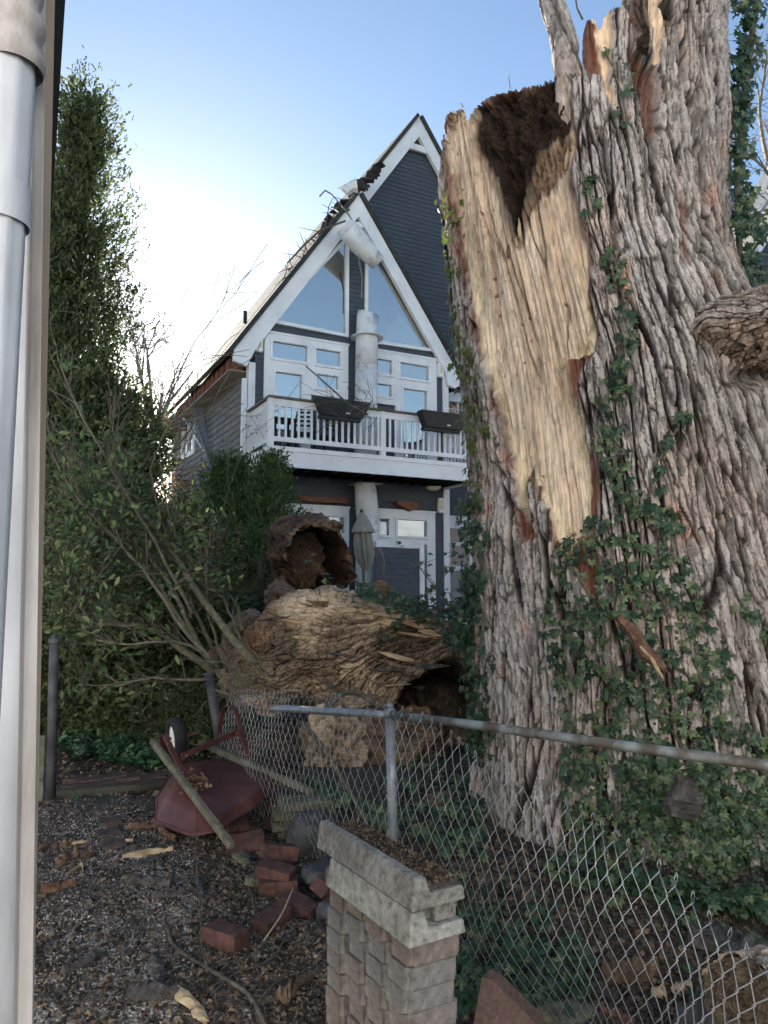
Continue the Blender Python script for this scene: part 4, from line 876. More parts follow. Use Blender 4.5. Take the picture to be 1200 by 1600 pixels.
woodblob('rim_lump',at(512,822,8.3),[(.15,0,0),(0,.12,0),(0,0,.05)],hol,612,(.03,.02,.015),(.2,.14,.09),.04,9,60,40)
woodblob('bark_lump',at(590,935,7.9),[(.20,0,0),(0,.16,0),(0,0,.11)],hol,615,(.06,.035,.022),(.3,.19,.11),.05,8,80,60)
woodblob('bark_lump',at(440,950,7.9),[(.16,0,-.08),(0,.3,0),(.03,0,.20)],hol,617,(.06,.042,.035),(.22,.165,.13),.05,8,80,60)
# ---------------------------------------------------------------- chain link fence
fence=empty('chain_link_fence','bent chain-link fence with grey round post and top pipe, its mesh drooping to the right','fence')
post_t=at(609,1112,3.85); post_b=at(617,1335,3.85)
m=MB(); m.tube([post_b-np.array([0,0,.2]),post_t-np.array([0,0,.02])],.0245,20); m.build('post',MT['galv'],fence,True)
m=MB(); cpt=np.array(post_t); m.tube([cpt-[0,0,.03],cpt+[0,0,.012]],.029,20); m.tube([cpt+np.array([0,0,.012]),cpt+np.array([0,0,.02])],[.02,.012],16)
for k in range(6):
    pass
pr_=[(0,.0),(.4,.7),(.8,1.),(1.2,.95),(1.6,.6),(1.9,.1)]
m.tube([cpt+np.array([0,0,.014+.018*a]) for a,_ in pr_],[max(.003,.018*b_) for _,b_ in pr_],16); m.build('post_cap',MT['galv'],fence,True)
rl=[at(612,1117,3.82),at(760,1135,3.45),at(900,1155,3.15),at(1050,1176,2.87),at(1200,1196,2.64),at(1330,1214,2.45),at(1330,1214,2.45)+np.array([1.1,-.83,0])]
rl=[np.array([p[0],p[1],.985+.002*i]) if 0 else p for i,p in enumerate(rl)]
m=MB(); m.tube(rl,.0205,16); m.build('top_pipe',MT['rail'],fence,True)
m=MB(); m.tube([at(606,1117,3.86),at(520,1112,4.2),at(445,1107,4.55),at(425,1108,4.65)],.0205,16); m.build('top_pipe',MT['galv'],fence,True)
e_=rl[-1]; m=MB(); m.tube([np.array([e_[0],e_[1],-.1]),e_+np.array([0,0,.03])],.0245,16); m.build('post',MT['galv'],fence,True)
for yy in (1147,1243):
    m=MB(); c=at(612,yy,3.85); m.tube([c+np.array([math.cos(a)*.028,math.sin(a)*.028,.0]) for a in np.linspace(0,2*math.pi,14)],.0022,4); m.tube([c+np.array([.0,-.028,0]),c+np.array([-.03,-.045,.01])],.002,4); m.build('wire_tie',MT['wire'],fence)
m=MB(); m.tube([at(326,1052,6.2),at(338,1120,6.1),at(352,1215,6.0)],.04,14); m.build('leaning_post',MT['darkpost'],fence,True)
T_=np.array([at(352,1092,6.0),at(372,1086,5.8),at(400,1083,5.4),at(450,1086,4.85),at(520,1091,4.35),at(575,1099,3.98),at(612,1112,3.82),at(640,1119,3.66),at(675,1138,3.52),at(710,1159,3.38),at(745,1181,3.24),at(780,1203,3.10),at(845,1241,2.9),at(901,1271,2.72),at(957,1315,2.52),at(1032,1360,2.32),at(1069,1390,2.2),at(1107,1437,2.08),at(1153,1483,1.95),at(1200,1516,1.85),at(1290,1590,1.7)])
def base_pt(p):
    x=p[0]; y=np.interp(x,[-2,-1.25,.05,.45,.8,1.2,2.6],[6.4,5.95,3.86,3.15,2.5,1.75,1.0]); return np.array([x+.12*max(0,x),y,gh(x,y)-.04])
seg=np.linalg.norm(np.diff(T_,axis=0),axis=1); cum=np.concatenate([[0],np.cumsum(seg)]); Lm=cum[-1]
WD=.037; nw=int(Lm/WD); ND=9
def ms(u,v):                                    # u metres along the top, v 0..1 down
    t=np.array([np.interp(u,cum,T_[:,k]) for k in range(3)]); b_=base_pt(t); q=t*(1-v)+b_*v
    sag=math.sin(math.pi*min(1,v))*(.05 if u<cum[6] else .05+.12*min(1,(u-cum[6])/1.5)); 
    n=np.array([-.6,-.8,0]); q=q+n*sag
    q=q+np.array([.012*math.sin(u*7+v*9),.012*math.cos(u*9+v*5),.010*math.sin(u*5)]); return q
m=MB(); rr=random.Random(2)
for i in range(nw):
    u0=i*WD; pts=[]; nj=2*ND
    for j in range(nj+1):
        u=u0+(WD if ((j+i)%2) else 0)*1.06; v=j/nj; p=ms(min(Lm,u),v); p=p+np.array([.3,-.8,0])*(.003 if (j+i)%2 else -.003); pts.append(p)
        if j<nj:                                # round the knuckles a little
            pass
    m.tube(pts,.0017 if u0<cum[6] else .0019,4)
    if i%2==0: continue
    p0=pts[0]; d=np.array([rr.uniform(-.008,.008),rr.uniform(-.008,.008),.035])
    m.tube([p0,p0+d*.6+[.004,0,0],p0+d],.0017,3); m.tube([p0,p0+d*.5-[.006,0,0],p0+d*.9-[.002,0,0]],.0017,3)
    if rr.random()<.35: m.tube([p0,p0+d*.5,p0+d*.4+np.array([rr.uniform(-.02,.02),-.012,-.01])],.0015,3)
wm=m.build('wire_mesh',MT['wire'],fence,True); tag(wm,kind='stuff')
# lone post left
t=empty('fence_post','slim dark weathered fence post standing alone beside the white house corner','fence post')
m=MB(); m.tube([at(79,1248,5.75),at(85,1002,5.75)],.035,16); m.build('pole',MT['darkpost'],t,True)
m=MB(); m.tube([at(85,1004,5.75),at(85,999,5.75),at(85,994,5.75)],[.042,.042,.015],16); m.build('post_cap',MT['darkpost'],t)
t=empty('weathered_board','pale lichen-covered board standing between the white house corner and the dark post','board')
m=MB(); a=at(63,1150,3.9); b_=at(64,1250,3.9); m.box((a[0]-.025,a[1],b_[2]),(a[0]+.025,a[1]+.03,a[2])); m.box((a[0]-.02,a[1]-.02,b_[2]),(a[0]+.035,a[1]-.001,b_[2]+.10)); m.build('picket',MT['slab'],t,bevel=.004)
# ---------------------------------------------------------------- wheelbarrow upside down
wb=empty('wheelbarrow','rusty red wheelbarrow lying upside down with grey wooden handles','wheelbarrow')
def vload(a): return [Vector(at(*q)) for q in a]
base=vload([(283,1212,5.1),(306,1196,5.45),(328,1188,5.65),(352,1190,5.65),(395,1200,5.5),(412,1208,5.4),(396,1232,5.12),(372,1254,4.9),(350,1262,4.82),(320,1246,4.85)])
rimv=vload([(244,1283,4.92),(247,1245,5.3),(265,1212,5.8),(330,1196,6.1),(400,1202,5.9),(436,1224,5.45),(425,1236,5.3),(390,1264,4.95),(340,1296,4.68),(300,1304,4.66)])
mid=[(b_*.35+r_*.65)+Vector((0,0,.045)) for b_,r_ in zip(base,rimv)]
rim2=[r_+(r_-b_).normalized()*.015 for b_,r_ in zip(base,rimv)]
m=MB(); n=10; loops=[rim2,rimv,mid,[b_*.9+mi*.1 for b_,mi in zip(base,mid)],[sum(base,Vector())/n+(b_-sum(base,Vector())/n)*.9+Vector((0,0,.004)) for b_ in base]]
vs=[p for l in loops for p in l]+[sum(base,Vector())/n]
fs=[(i*n+k,i*n+(k+1)%n,(i+1)*n+(k+1)%n,(i+1)*n+k) for i in range(4) for k in range(n)]+[(40+k,40+(k+1)%n,50) for k in range(n)]
m.add(vs,fs); tr=m.build('tray',MT['redpaint'],wb,True); fix_normals(tr)
q=tr.modifiers.new('bv','BEVEL'); q.width=.035; q.segments=3; q.limit_method='ANGLE'; q.angle_limit=math.radians(25); q=tr.modifiers.new('th','SOLIDIFY'); q.thickness=.006
m=MB(); m.tube([r_ for r_ in rimv]+[rimv[0]],.009,8); m.build('rolled_rim',MT['redpaint'],wb,True)
def bar(name,a,b_,w_,h_,mt,up=(0,0,1),bev=.004):
    a=Vector(a); b_=Vector(b_); t_=(b_-a); L=t_.length; t_.normalize(); u=Vector(up); s_=t_.cross(u).normalized(); u=s_.cross(t_)
    Mx=Matrix(((s_.x,t_.x,u.x,a.x),(s_.y,t_.y,u.y,a.y),(s_.z,t_.z,u.z,a.z),(0,0,0,1)))
    m=MB(); m.box((-w_/2,0,-h_/2),(w_/2,L,h_/2),Mx); return m.build(name,MT[mt],wb,bevel=bev)
bar('handle',at(238,1157,5.25),at(362,1322,4.42),.04,.045,'oldwood',bev=.008)
bar('handle',at(312,1160,5.9),at(488,1238,5.15),.04,.045,'oldwood',bev=.008)
def strap(name,pts,w_=.045,t_=.008,dirv=(.6,.8,0)):
    d=Vector(dirv).normalized()*w_; m=MB(); P=[Vector(p) for p in pts]
    vs=[];
    for p in P: vs+= [p-d/2,p+d/2]
    m.add(vs,[(2*i,2*i+1,2*i+3,2*i+2) for i in range(len(P)-1)]); o=m.build(name,MT['redpaint'],wb); q=o.modifiers.new('t','SOLIDIFY'); q.thickness=t_; q.offset=0; q=o.modifiers.new('b','BEVEL'); q.width=.003; return o
strap('leg',[at(303,1237,4.95),at(278,1190,4.98),at(262,1158,5.0),at(258,1147,5.02),at(253,1150,5.12),at(256,1170,5.2),at(270,1198,5.25)])
strap('leg',[at(388,1184,5.4),at(375,1135,5.42),at(368,1108,5.45),at(361,1102,5.47),at(352,1104,5.55),at(347,1115,5.6),at(342,1146,5.65)])
bar('cross_brace',at(283,1182,4.96),at(373,1143,5.4),.012,.04,'redpaint')
wc_=at(275,1152,5.55); ax=Vector((.84,.53,.10)).normalized()
Q=ax.to_track_quat('Z','Y').to_matrix().to_4x4(); Q.translation=Vector(wc_)
m=MB(); N=36; prf=[(.09,-.036),(.115,-.045),(.134,-.04),(.145,-.016),(.145,.016),(.134,.04),(.115,.045),(.09,.036)]
vs=[Q@Vector((r*math.cos(a),r*math.sin(a),z)) for a in [2*math.pi*i/N for i in range(N)] for r,z in prf]
m.add(vs,[(i*8+k,i*8+(k+1)%8,((i+1)%N)*8+(k+1)%8,((i+1)%N)*8+k) for i in range(N) for k in range(8)]); wh=m.build('wheel',MT['rubber'],wb,True); fix_normals(wh)
m=MB(); m.tube([Q@Vector((0,0,-.02)),Q@Vector((0,0,.02))],.096,28); m.tube([Q@Vector((0,0,-.035)),Q@Vector((0,0,.035))],.03,12); m.build('hub',MT['white'],wh)
m=MB(); m.tube([Q@Vector((0,0,-.17)),Q@Vector((0,0,.17))],.011,8); m.build('axle',MT['rust'],wh)
m=MB(); 
for (x,y,Y_) in [(262,1163,5.0),(301,1232,4.93),(371,1146,5.38),(386,1180,5.38),(292,1181,4.95)]: c=Vector(at(x,y,Y_-.012)); m.tube([c,c+Vector((0,-.012,.004))],.009,6)
m.build('bolt_head',MT['rust'],wb); tag(bpy.data.objects['bolt_head'],kind='stuff')
# leaves lying on the tray
t_=[]; 
# ---------------------------------------------------------------- paver stack with concrete channels
PHI=math.radians(30.5); Rv=np.array([math.cos(PHI),math.sin(PHI),0]); Lv=np.array([-math.sin(PHI),math.cos(PHI),0])
F0=at(637,1481,2.12); F0z=F0[2]
stack=[]; mats=['paver_a','paver_b','paver_c']; rr=random.Random(5)
pmesh={}
import bmesh
def paver_mesh(i,mt):
    w_,l_,h_=.115,.172,.0595; bm=bmesh.new(); bmesh.ops.create_cube(bm,size=1)
    for v in bm.verts: v.co=Vector((v.co.x*l_,v.co.y*w_,v.co.z*h_))
    es=[e for e in bm.edges if abs(e.verts[0].co.z-e.verts[1].co.z)>.01]
    bmesh.ops.bevel(bm,geom=es,offset=.014,segments=3,affect='EDGES')
    es=[e for e in bm.edges if abs(e.verts[0].co.z-e.verts[1].co.z)<.001 and len(e.link_faces)==2 and abs(e.link_faces[0].normal.z-e.link_faces[1].normal.z)>.5]
    bmesh.ops.bevel(bm,geom=es,offset=.004,segments=1,affect='EDGES')
    me=bpy.data.meshes.new('paver'); bm.to_mesh(me); bm.free(); me.materials.append(MT[mt]); return me
for mt in mats: pmesh[mt]=paver_mesh(0,mt)
words=['lowest','second','third','fourth','fifth','sixth','seventh','eighth','ninth','tenth','topmost']
tops=[F0z,F0z+.01,F0z+.02,F0z+.05]
cols_=['front corner column, nearest us','second column back','third column back','rear left column']
for c in range(4):
    off=.062+c*.135; topz=tops[c]; nrow=int(topz/.0605); z0=topz-nrow*.0605
    for k in range(nrow):
        mt=mats[(c*3+k*5+k//2)%3]; o=link('paver',pmesh[mt]); jit=np.array([rr.uniform(-.006,.006),rr.uniform(-.004,.004),0])
        p=np.array([F0[0],F0[1],0])+Rv*(.0865+(.006 if (k+c)%3==0 else -.002)+(0 if c==0 else .01))+Lv*off+jit; o.location=(p[0],p[1],z0+.0303+k*.0605); o.rotation_euler=(0,0,PHI+rr.uniform(-.02,.02))
        w_=words[k] if k<nrow-1 else 'topmost'
        tag(o,'%s concrete paver in the %s of the stack'%({'paver_a':'grey-pink','paver_b':'brownish pink','paver_c':'plain grey'}[mt]+', '+w_,cols_[c]),'paver','stacked pavers')
def channel(name,label,origin,length,mt,tall=.095,fl=.045,width=.20,wall=.055,lip=0):
    """L shaped concrete channel; origin = bottom front-left corner at its near end"""
    t=empty(name,label,'concrete channel'); prof=[(0,0),(width+.008,0),(width,fl),(wall+.012,fl),(wall-.006,tall),(.012,tall)]
    if lip: prof=[(0,0),(width+.008,0),(width,fl+lip),(width-.03,fl+lip),(width-.04,fl),(wall+.012,fl),(wall-.006,tall),(.012,tall)]
    n=16; m=MB(); vs=[];k=len(prof); r_=random.Random(len(label))
    for i in range(n+1):
        f=i/n*length
        for (a,b_) in prof:
            p=np.array(origin)+Rv*(a+r_.uniform(-.0015,.0015))+Lv*f+np.array([0,0,b_+r_.uniform(-.0015,.0015)]); vs.append(p)
    fs=[(i*k+j,i*k+(j+1)%k,(i+1)*k+(j+1)%k,(i+1)*k+j) for i in range(n) for j in range(k)]+[tuple(range(k))[::-1],tuple(n*k+j for j in range(k))]
    m.add(vs,fs); o=m.build('channel',MT[mt],t,bevel=.006); fix_normals(o); return t,o
lo=F0+Rv*(-.008)+Lv*(-.02); lo=np.array([lo[0],lo[1],F0z+.004])
channel('lower_channel','greenish L-shaped concrete channel lying directly on top of the paver stack',lo,.50,'concrete2',.088,.04,.182,.055)
up=lo+Lv*.0+Rv*.010+np.array([0,0,.091])
t,o=channel('upper_channel','upper L-shaped concrete channel holding dark soil on top of the paver stack',up,.60,'concrete',.085,.04,.172,.05)
# tilt of the upper channel: none; soil inside
rs2=np.random.RandomState(12); n=2600; fu=rs2.uniform(.02,.59,n); ru=rs2.uniform(.055,.165,n); pz=up[2]+.046+.018*np.sin(math.pi*(ru-.05)/.15)*rs2.uniform(.2,1,n)+.004
pos=up[None]*0+np.array([up[0],up[1],0])+Rv[None]*ru[:,None]+Lv[None]*fu[:,None]; pos[:,2]=pz
OCT=([(1,0,0),(-1,0,0),(0,1,0),(0,-1,0),(0,0,.7),(0,0,-.7)],[(0,2,4),(2,1,4),(1,3,4),(3,0,4),(2,0,5),(1,2,5),(3,1,5),(0,3,5)])
sl=scatter('soil',OCT[0],OCT[1],pos,np.tile([0,0,1],(n,1)),rs2.uniform(.002,.007,n),MT['mulch'],t,tilt=.8); tag(sl,kind='stuff')
m=MB(); m.prism([up+Rv*.06+Lv*.01+[0,0,.043],up+Rv*.168+Lv*.01+[0,0,.043],up+Rv*.168+Lv*.595+[0,0,.043],up+Rv*.06+Lv*.595+[0,0,.043]],[up+Rv*.06+Lv*.03+[0,0,.055],up+Rv*.164+Lv*.03+[0,0,.05],up+Rv*.164+Lv*.58+[0,0,.05],up+Rv*.06+Lv*.58+[0,0,.055]]); o=m.build('soil_bed',MT['soil'],t); fix_normals(o)
for i,(lab,s_) in enumerate([('pale spacer brick under the upper channel, outer right end',.10),('pale spacer brick under the upper channel, half hidden behind another',.062)]):
    m=MB(); o_=lo+Rv*s_+Lv*(.02+.03*i)+np.array([0,0,.042]); m.prism([o_,o_+Rv*.07,o_+Rv*.07+Lv*.1,o_+Lv*.1],[o_+[0,0,.047],o_+Rv*.07+[0,0,.047],o_+Rv*.07+Lv*.1+[0,0,.047],o_+Lv*.1+[0,0,.047]]); o=m.build('spacer_brick',MT['concrete'],None,bevel=.004); tag(o,lab,'brick')
# ---------------------------------------------------------------- loose bricks and stones
def roughbox(name,label,cat,c,dims,rot,mt,group=None,s=0,amt=.006,parent=None):
    bm=bmesh.new(); bmesh.ops.create_cube(bm,size=1)
    for v in bm.verts: v.co=Vector((v.co.x*dims[0],v.co.y*dims[1],v.co.z*dims[2]))
    bmesh.ops.subdivide_edges(bm,edges=bm.edges[:],cuts=4,use_grid_fill=True)
    r_=random.Random(s+3)
    for v in bm.verts: v.co+=Vector((r_.uniform(-amt,amt),r_.uniform(-amt,amt),r_.uniform(-amt,amt)))*.7
    me=bpy.data.meshes.new(name); bm.to_mesh(me); bm.free(); o=link(name,me,MT[mt],parent); o.location=tuple(c); o.rotation_euler=rot
    b=o.modifiers.new('bevel','BEVEL'); b.width=.004; b.segments=2; b.limit_method='ANGLE'; b.angle_limit=math.radians(60)
    if label: tag(o,label,cat,group)
    return o
def gp(x,y,lift=0):                             # pixel -> ground point
    Y=4.0
    for _ in range(30):
        p=at(x,y,Y); Y*= 1+(p[2]-G(p[0],p[1])-lift)/max(.3,1.6)*.8
    p=at(x,y,Y); return p
R=math.radians
BR=[(352,1478,0,'loose red brick lying alone on the gravel, nearest us',(.20,.10,.085),(0,0,R(-32)),'brick'),
 (424,1448,0,'soil-dusted red brick in front of the brick scatter left of the paver stack',(.20,.10,.07),(R(4),R(-3),R(62)),'brick'),
 (468,1425,0,'red brick half buried in soil left of the paver stack',(.21,.10,.065),(R(6),R(8),R(-38)),'brick'),
 (434,1395,.0,'red brick lying at the bottom below the tilted clean brick',(.2,.1,.075),(0,0,R(12)),'brick'),
 (430,1372,.055,'red brick in the middle of the little leaning brick pile',(.2,.1,.07),(R(8),R(9),R(-14)),'brick'),
 (436,1340,.12,'clean red brick on top of the little brick pile beside the dark stone',(.2,.1,.075),(R(-6),R(12),R(24)),'brick'),
 (512,1408,.02,'dark red brick wedged against the rear of the paver stack',(.2,.1,.07),(R(20),R(40),R(60)),'brick'),
 (428,1290,.02,'red brick under the left end of the mossy stone slabs',(.1,.2,.07),(0,0,R(20)),'brick'),
 (430,1262,.10,'red brick topmost at the left end of the mossy stone slabs',(.12,.2,.07),(0,0,R(20)),'brick'),
 (383,1322,.03,'flat dull red tile lying tilted under the wheelbarrow handle',(.24,.16,.03),(R(28),R(-8),R(16)),'brick'),
 (370,1292,.07,'broken red tile corner showing beside the wheelbarrow rim',(.16,.12,.03),(R(35),R(10),R(40)),'brick')]
for i,(x,y,l,lab,dm,rt,mt) in enumerate(BR):
    p=gp(x,y,l); roughbox('brick',lab,'brick',p+np.array([0,0,dm[2]*.45]),dm,rt,mt,'loose bricks',i,.0018)
SLB=[(463,1300,0,'mossy sandstone slab at the bottom of the small slab pile',(.30,.16,.05)),(462,1300,.058,'mossy sandstone slab, third from the top of the small pile',(.36,.18,.055)),(463,1300,.118,'mossy sandstone slab, second from the top of the small pile',(.37,.18,.055)),(464,1300,.178,'mossy sandstone slab topmost on the small pile beside a red brick',(.33,.17,.055))]
p0=gp(463,1312,0)
for i,(x,y,l,lab,dm) in enumerate(SLB):
    roughbox('stone_slab',lab,'stone slab',p0+np.array([[.02,.01,.025,.045][i],.08,l+.03]),dm,(0,R(-1.5+i),R(9+3*i)),'slab','mossy sandstone slabs',20+i,.006)
def rock(name,label,c,ax,mt,s,cat='rock',amp=.18,group=None):
    bm=bmesh.new(); bmesh.ops.create_icosphere(bm,subdivisions=4,radius=1); me=bpy.data.meshes.new(name)
    V=np.array([v.co[:] for v in bm.verts]); n=perlin(V[:,0]*1.3,V[:,1]*1.3,V[:,2]*1.3,s); n2=perlin(V[:,0]*4,V[:,1]*4,V[:,2]*4,s+1); fa=np.sign(V)*np.abs(V)**.72; r=1+amp*1.6*n+amp*.5*n2
    W=fa*r[:,None]*np.array(ax)
    for v,w_ in zip(bm.verts,W): v.co=Vector(w_)
    bm.to_mesh(me); bm.free(); o=link(name,me,MT[mt]); me.polygons.foreach_set('use_smooth',[True]*len(me.polygons)); o.location=tuple(c); o.rotation_euler=(0,0,s*.7); tag(o,label,cat,group); return o
rock('dark_stone','big dark rounded stone between the mossy slabs and the concrete channel',gp(485,1345)+np.array([0,.1,.11]),(.13,.10,.14),'darkstone',31,'stone')
rock('flat_rock','flat dark rock with pale soil on top behind the paver stack',gp(502,1392)+np.array([0,.05,.07]),(.12,.09,.055),'darkstone',33)
rock('flat_rock','angular grey rock leaning at the rear foot of the paver stack',gp(520,1440)+np.array([0,.05,.03]),(.07,.08,.05),'darkstone',35)
rock('small_stone','olive stone lump in the soil left of the leaning brick pile',gp(403,1382)+np.array([0,0,.02]),(.07,.05,.035),'slab',37,'stone')
rock('small_stone','olive stone just below the flat red tile',gp(378,1345)+np.array([0,0,.01]),(.09,.04,.03),'slab',39,'stone')
rock('pale_rock','tan rough rock at the bottom edge beside the brown slab',gp(890,1600)+np.array([0,.05,-.01]),(.11,.08,.06),'slab',41)
rock('pale_rock','tan broken rock in the ivy right of the fence post',gp(690,1262)+np.array([0,0,.03]),(.10,.08,.07),'rotwood',43)
# brown slab standing on edge
m=MB(); A_=[at(728,1660,2.3),at(752,1527,2.3),at(770,1533,2.3),at(838,1600,2.3),at(870,1660,2.3)]; dv=np.array([.03,.05,0.0])
m.prism(A_,[a+dv for a in A_]); o=m.build('brown_slab',MT['brownslab'],None,bevel=.004); fix_normals(o); tag(o,'triangular brown stone slab standing on edge right of the paver stack','slab')
# cut log at the right edge
t=empty('cut_log','short cut log end with cracked face at the lower right corner','log')
sculpt_tube('log_bark',[at(1160,1565,2.0),at(1215,1555,2.12),at(1330,1560,2.4)],[.098,.112,.12],t,s=700,nth=110,nl=90,amp=.6,colf=lambda c,h,PH,u,d:(c*np.array([1.1,.98,.85]),h),closed=False,al=2)
c0=at(1160,1565,2.0); ax_=np.array(at(1215,1555,2.12))-c0; ax_/=np.linalg.norm(ax_); X_=np.cross(ax_,[0,0,1]); X_/=np.linalg.norm(X_); Y_=np.cross(X_,ax_)
nr,na=26,90; Rg,Ag=np.meshgrid(np.linspace(.001,1,nr),np.linspace(0,2*math.pi,na),indexing='ij'); rad=.100*Rg*(1+.05*perlin(np.cos(Ag)*2,np.sin(Ag)*2,0,701))
cr_=.012*perlin(np.cos(Ag)*5*Rg,np.sin(Ag)*5*Rg,.5,702)-.008*(np.abs(perlin(np.cos(Ag)*2.2,np.sin(Ag)*2.2,.2,703))<.06)*Rg+.002*np.sin(Rg*60)
Pf=c0+X_*(np.cos(Ag)*rad)[...,None]+Y_*(np.sin(Ag)*rad)[...,None]-ax_*(.004+cr_)[...,None]
cf=np.array([.085,.065,.047])*(1+.5*np.sin(Rg*60)*.5+18*cr_)[...,None]; I=np.arange(nr*na).reshape(nr,na)
link('cut_face',npmesh('cut_face',Pf.reshape(-1,3),np.stack([I[:-1,:-1],I[:-1,1:],I[1:,1:],I[1:,:-1]],-1).reshape(-1,4),4,False,np.clip(cf,.015,.5).reshape(-1,3)),MT['log'],t)
rock('support_stone','dark stone under the cut log at the lower right corner',at(1190,1720,2.25),(.2,.2,.35),'darkstone',45,'stone')
# edging timber and old brick path at the left
et=empty('edging_timber','low weathered edging timber between the gravel and the brick path','edging timber')
for (a,b_) in [((55,1252),(215,1238)),((217,1239),(262,1232))]:
    p,q=gp(*a),gp(*b_); m=MB(); d=(q-p)/np.linalg.norm(q-p); n_=np.array([-d[1],d[0],0])
    m.prism([p-[0,0,.05],q-[0,0,.05],q+n_*.07-[0,0,.05],p+n_*.07-[0,0,.05]],[p+[0,0,.06],q+[0,0,.06],q+n_*.07+[0,0,.06],p+n_*.07+[0,0,.06]]); o=m.build('timber',MT['timber'],et,bevel=.006); fix_normals(o)
path=link('brick_path',None); tag(path,kind='structure'); path.empty_display_size=.1
o0=gp(70,1246); d=gp(215,1236)-o0; d/=np.linalg.norm(d); n_=np.array([-d[1],d[0],0]); rr=random.Random(9); bme2=None
for i in range(12):
    for j in range(4):
        if rr.random()<.16: continue
        p=o0+d*(.1+i*.205+(.1 if j%2 else 0))+n_*(.14+j*.105); 
        if bme2 is None:
            bq=roughbox('brick',None,None,(0,0,0),(.195,.095,.06),(0,0,0),'oldbrick',None,70,.004,path); bme2=bq.data
        else: bq=link('brick',bme2,None,path)
        bq.location=(p[0],p[1],G(p[0],p[1])+.012+rr.uniform(-.012,.006)); bq.rotation_euler=(rr.uniform(-.05,.05),rr.uniform(-.05,.05),math.atan2(d[1],d[0])+rr.uniform(-.04,.04))
for i,(x,y,lab) in enumerate([(222,1290,'flat dark tile in the gravel, farthest of three from us'),(220,1308,'flat dark tile in the gravel, middle of three'),(185,1328,'flat dark tile in the gravel, nearest of three')]):
    pass
for (x,y,lab) in [(172,1286,'flat dark tile in the gravel, farthest of three from us'),(170,1305,'flat dark tile in the gravel, middle of three in a row'),(178,1322,'flat dark tile in the gravel, nearest of three to us')]:
    p=gp(x,y); roughbox('ground_tile',lab,'tile',p+np.array([0,0,.012]),(.14,.15,.022),(0,R(2),R(25)),'oldbrick','dark tiles in the gravel',int(x),.004)
# ---------------------------------------------------------------- leaf templates
LEAF=([(0,-.5,0),(.20,-.15,.03),(.17,.2,.02),(0,.5,-.06),(-.17,.2,.02),(-.20,-.15,.03),(0,-.1,-.02)],[(0,1,6),(1,2,6),(2,3,6),(3,4,6),(4,5,6),(5,0,6)])
SPRAY=([(0,-.5,0),(.16,-.1,.05),(.05,.1,0),(.22,.35,.04),(0,.6,0),(-.2,.3,-.05),(-.04,.05,0),(-.18,-.15,.04)],[(0,1,2),(0,2,6),(0,6,7),(2,3,4),(2,4,6),(6,4,5)])
IVY=([(0,-.02,0),(.22,-.12,.01),(.46,.02,-.06),(.24,.16,.02),(.34,.44,-.06),(.13,.42,.01),(0,.74,-.09),(-.13,.42,.01),(-.34,.44,-.06),(-.24,.16,.02),(-.46,.02,-.06),(-.22,-.12,.01),(0,.22,.05)],[(12,0,1),(12,1,2),(12,2,3),(12,3,4),(12,4,5),(12,5,6),(12,6,7),(12,7,8),(12,8,9),(12,9,10),(12,10,11),(12,11,0)])
CHIP=([(-.5,-.3,0),(.45,-.35,.06),(.5,.25,0),(-.1,.4,.08),(-.45,.2,-.03)],[(0,1,3),(1,2,3),(0,3,4)])
rs=np.random.RandomState(21)
# ---------------------------------------------------------------- gravel and litter
def density(px,py):
    return 1
n=72000
px=rs.uniform(45,640,n*2); py=1225+(1640-1225)*rs.uniform(0,1,n*2)**.8
gm=perlin(px*.009,py*.012,0,900)+.5*perlin(px*.03,py*.04,0,901)
pk=np.clip(.62+.9*gm-sstep(300,470,px)*.40-sstep(1280,1225,py)*.4,.05,1)
k=rs.uniform(0,1,n*2)<pk; px,py=px[k][:n],py[k][:n]
u=(px-600)/F; v=(800-py)/F; dy=math.cos(PIT)-v*math.sin(PIT); dz=math.sin(PIT)+v*math.cos(PIT); Yd=-1.6/(dz/dy)
Xp=u/dy*Yd; Zp=gh(Xp,Yd)+gdetail(Xp,Yd)
ok=(Yd<7)&(gh(Xp,Yd)<.12); Xp,Yd,Zp=Xp[ok],Yd[ok],Zp[ok]; n=len(Xp)
grav=scatter('gravel',OCT[0],OCT[1],np.stack([Xp,Yd,Zp+.003],1),np.tile([0,0,1.],(n,1)),rs.uniform(.0026,.0068,n)*(1+.6*(rs.uniform(size=n)<.06)),MT['pebble'],None,tilt=.6,asp=np.stack([rs.uniform(.7,1.3,n),rs.uniform(.7,1.2,n),rs.uniform(.5,1.1,n)],1)); tag(grav,kind='stuff')
def on_ground(x0,x1,y0,y1,n,rs=rs):
    px=rs.uniform(x0,x1,n); py=rs.uniform(y0,y1,n); u=(px-600)/F; v=(800-py)/F; dy=math.cos(PIT)-v*math.sin(PIT); dz=math.sin(PIT)+v*math.cos(PIT)
    Y=-1.6/(dz/dy)
    for _ in range(4): X=u/dy*Y; h=gh(X,Y); Y=-(1.6-h)/(dz/dy)
    X=u/dy*Y; return X,Y,gh(X,Y)+gdetail(X,Y),px,py
def litter(name,x0,x1,y0,y1,n,lo,hi,mt,thr=-9,f=.012,s=0,tilt=.5,tpl=CHIP,lift=.006,asp=None):
    X,Y,Z,px,py=on_ground(x0,x1,y0,y1,n); g_=perlin(px*f,py*f*1.3,0,910+s); k=g_>thr; X,Y,Z=X[k],Y[k],Z[k]; m_=len(X)
    o=scatter(name,tpl[0],tpl[1],np.stack([X,Y,Z+lift],1),np.tile([0,0,1.],(m_,1)),rs.uniform(lo,hi,m_),MT[mt],None,tilt=tilt,asp=asp(m_) if asp else None); tag(o,kind='stuff'); return o
long_=lambda m_: np.stack([rs.uniform(.15,.5,m_),rs.uniform(.8,2.2,m_),np.ones(m_)],1)
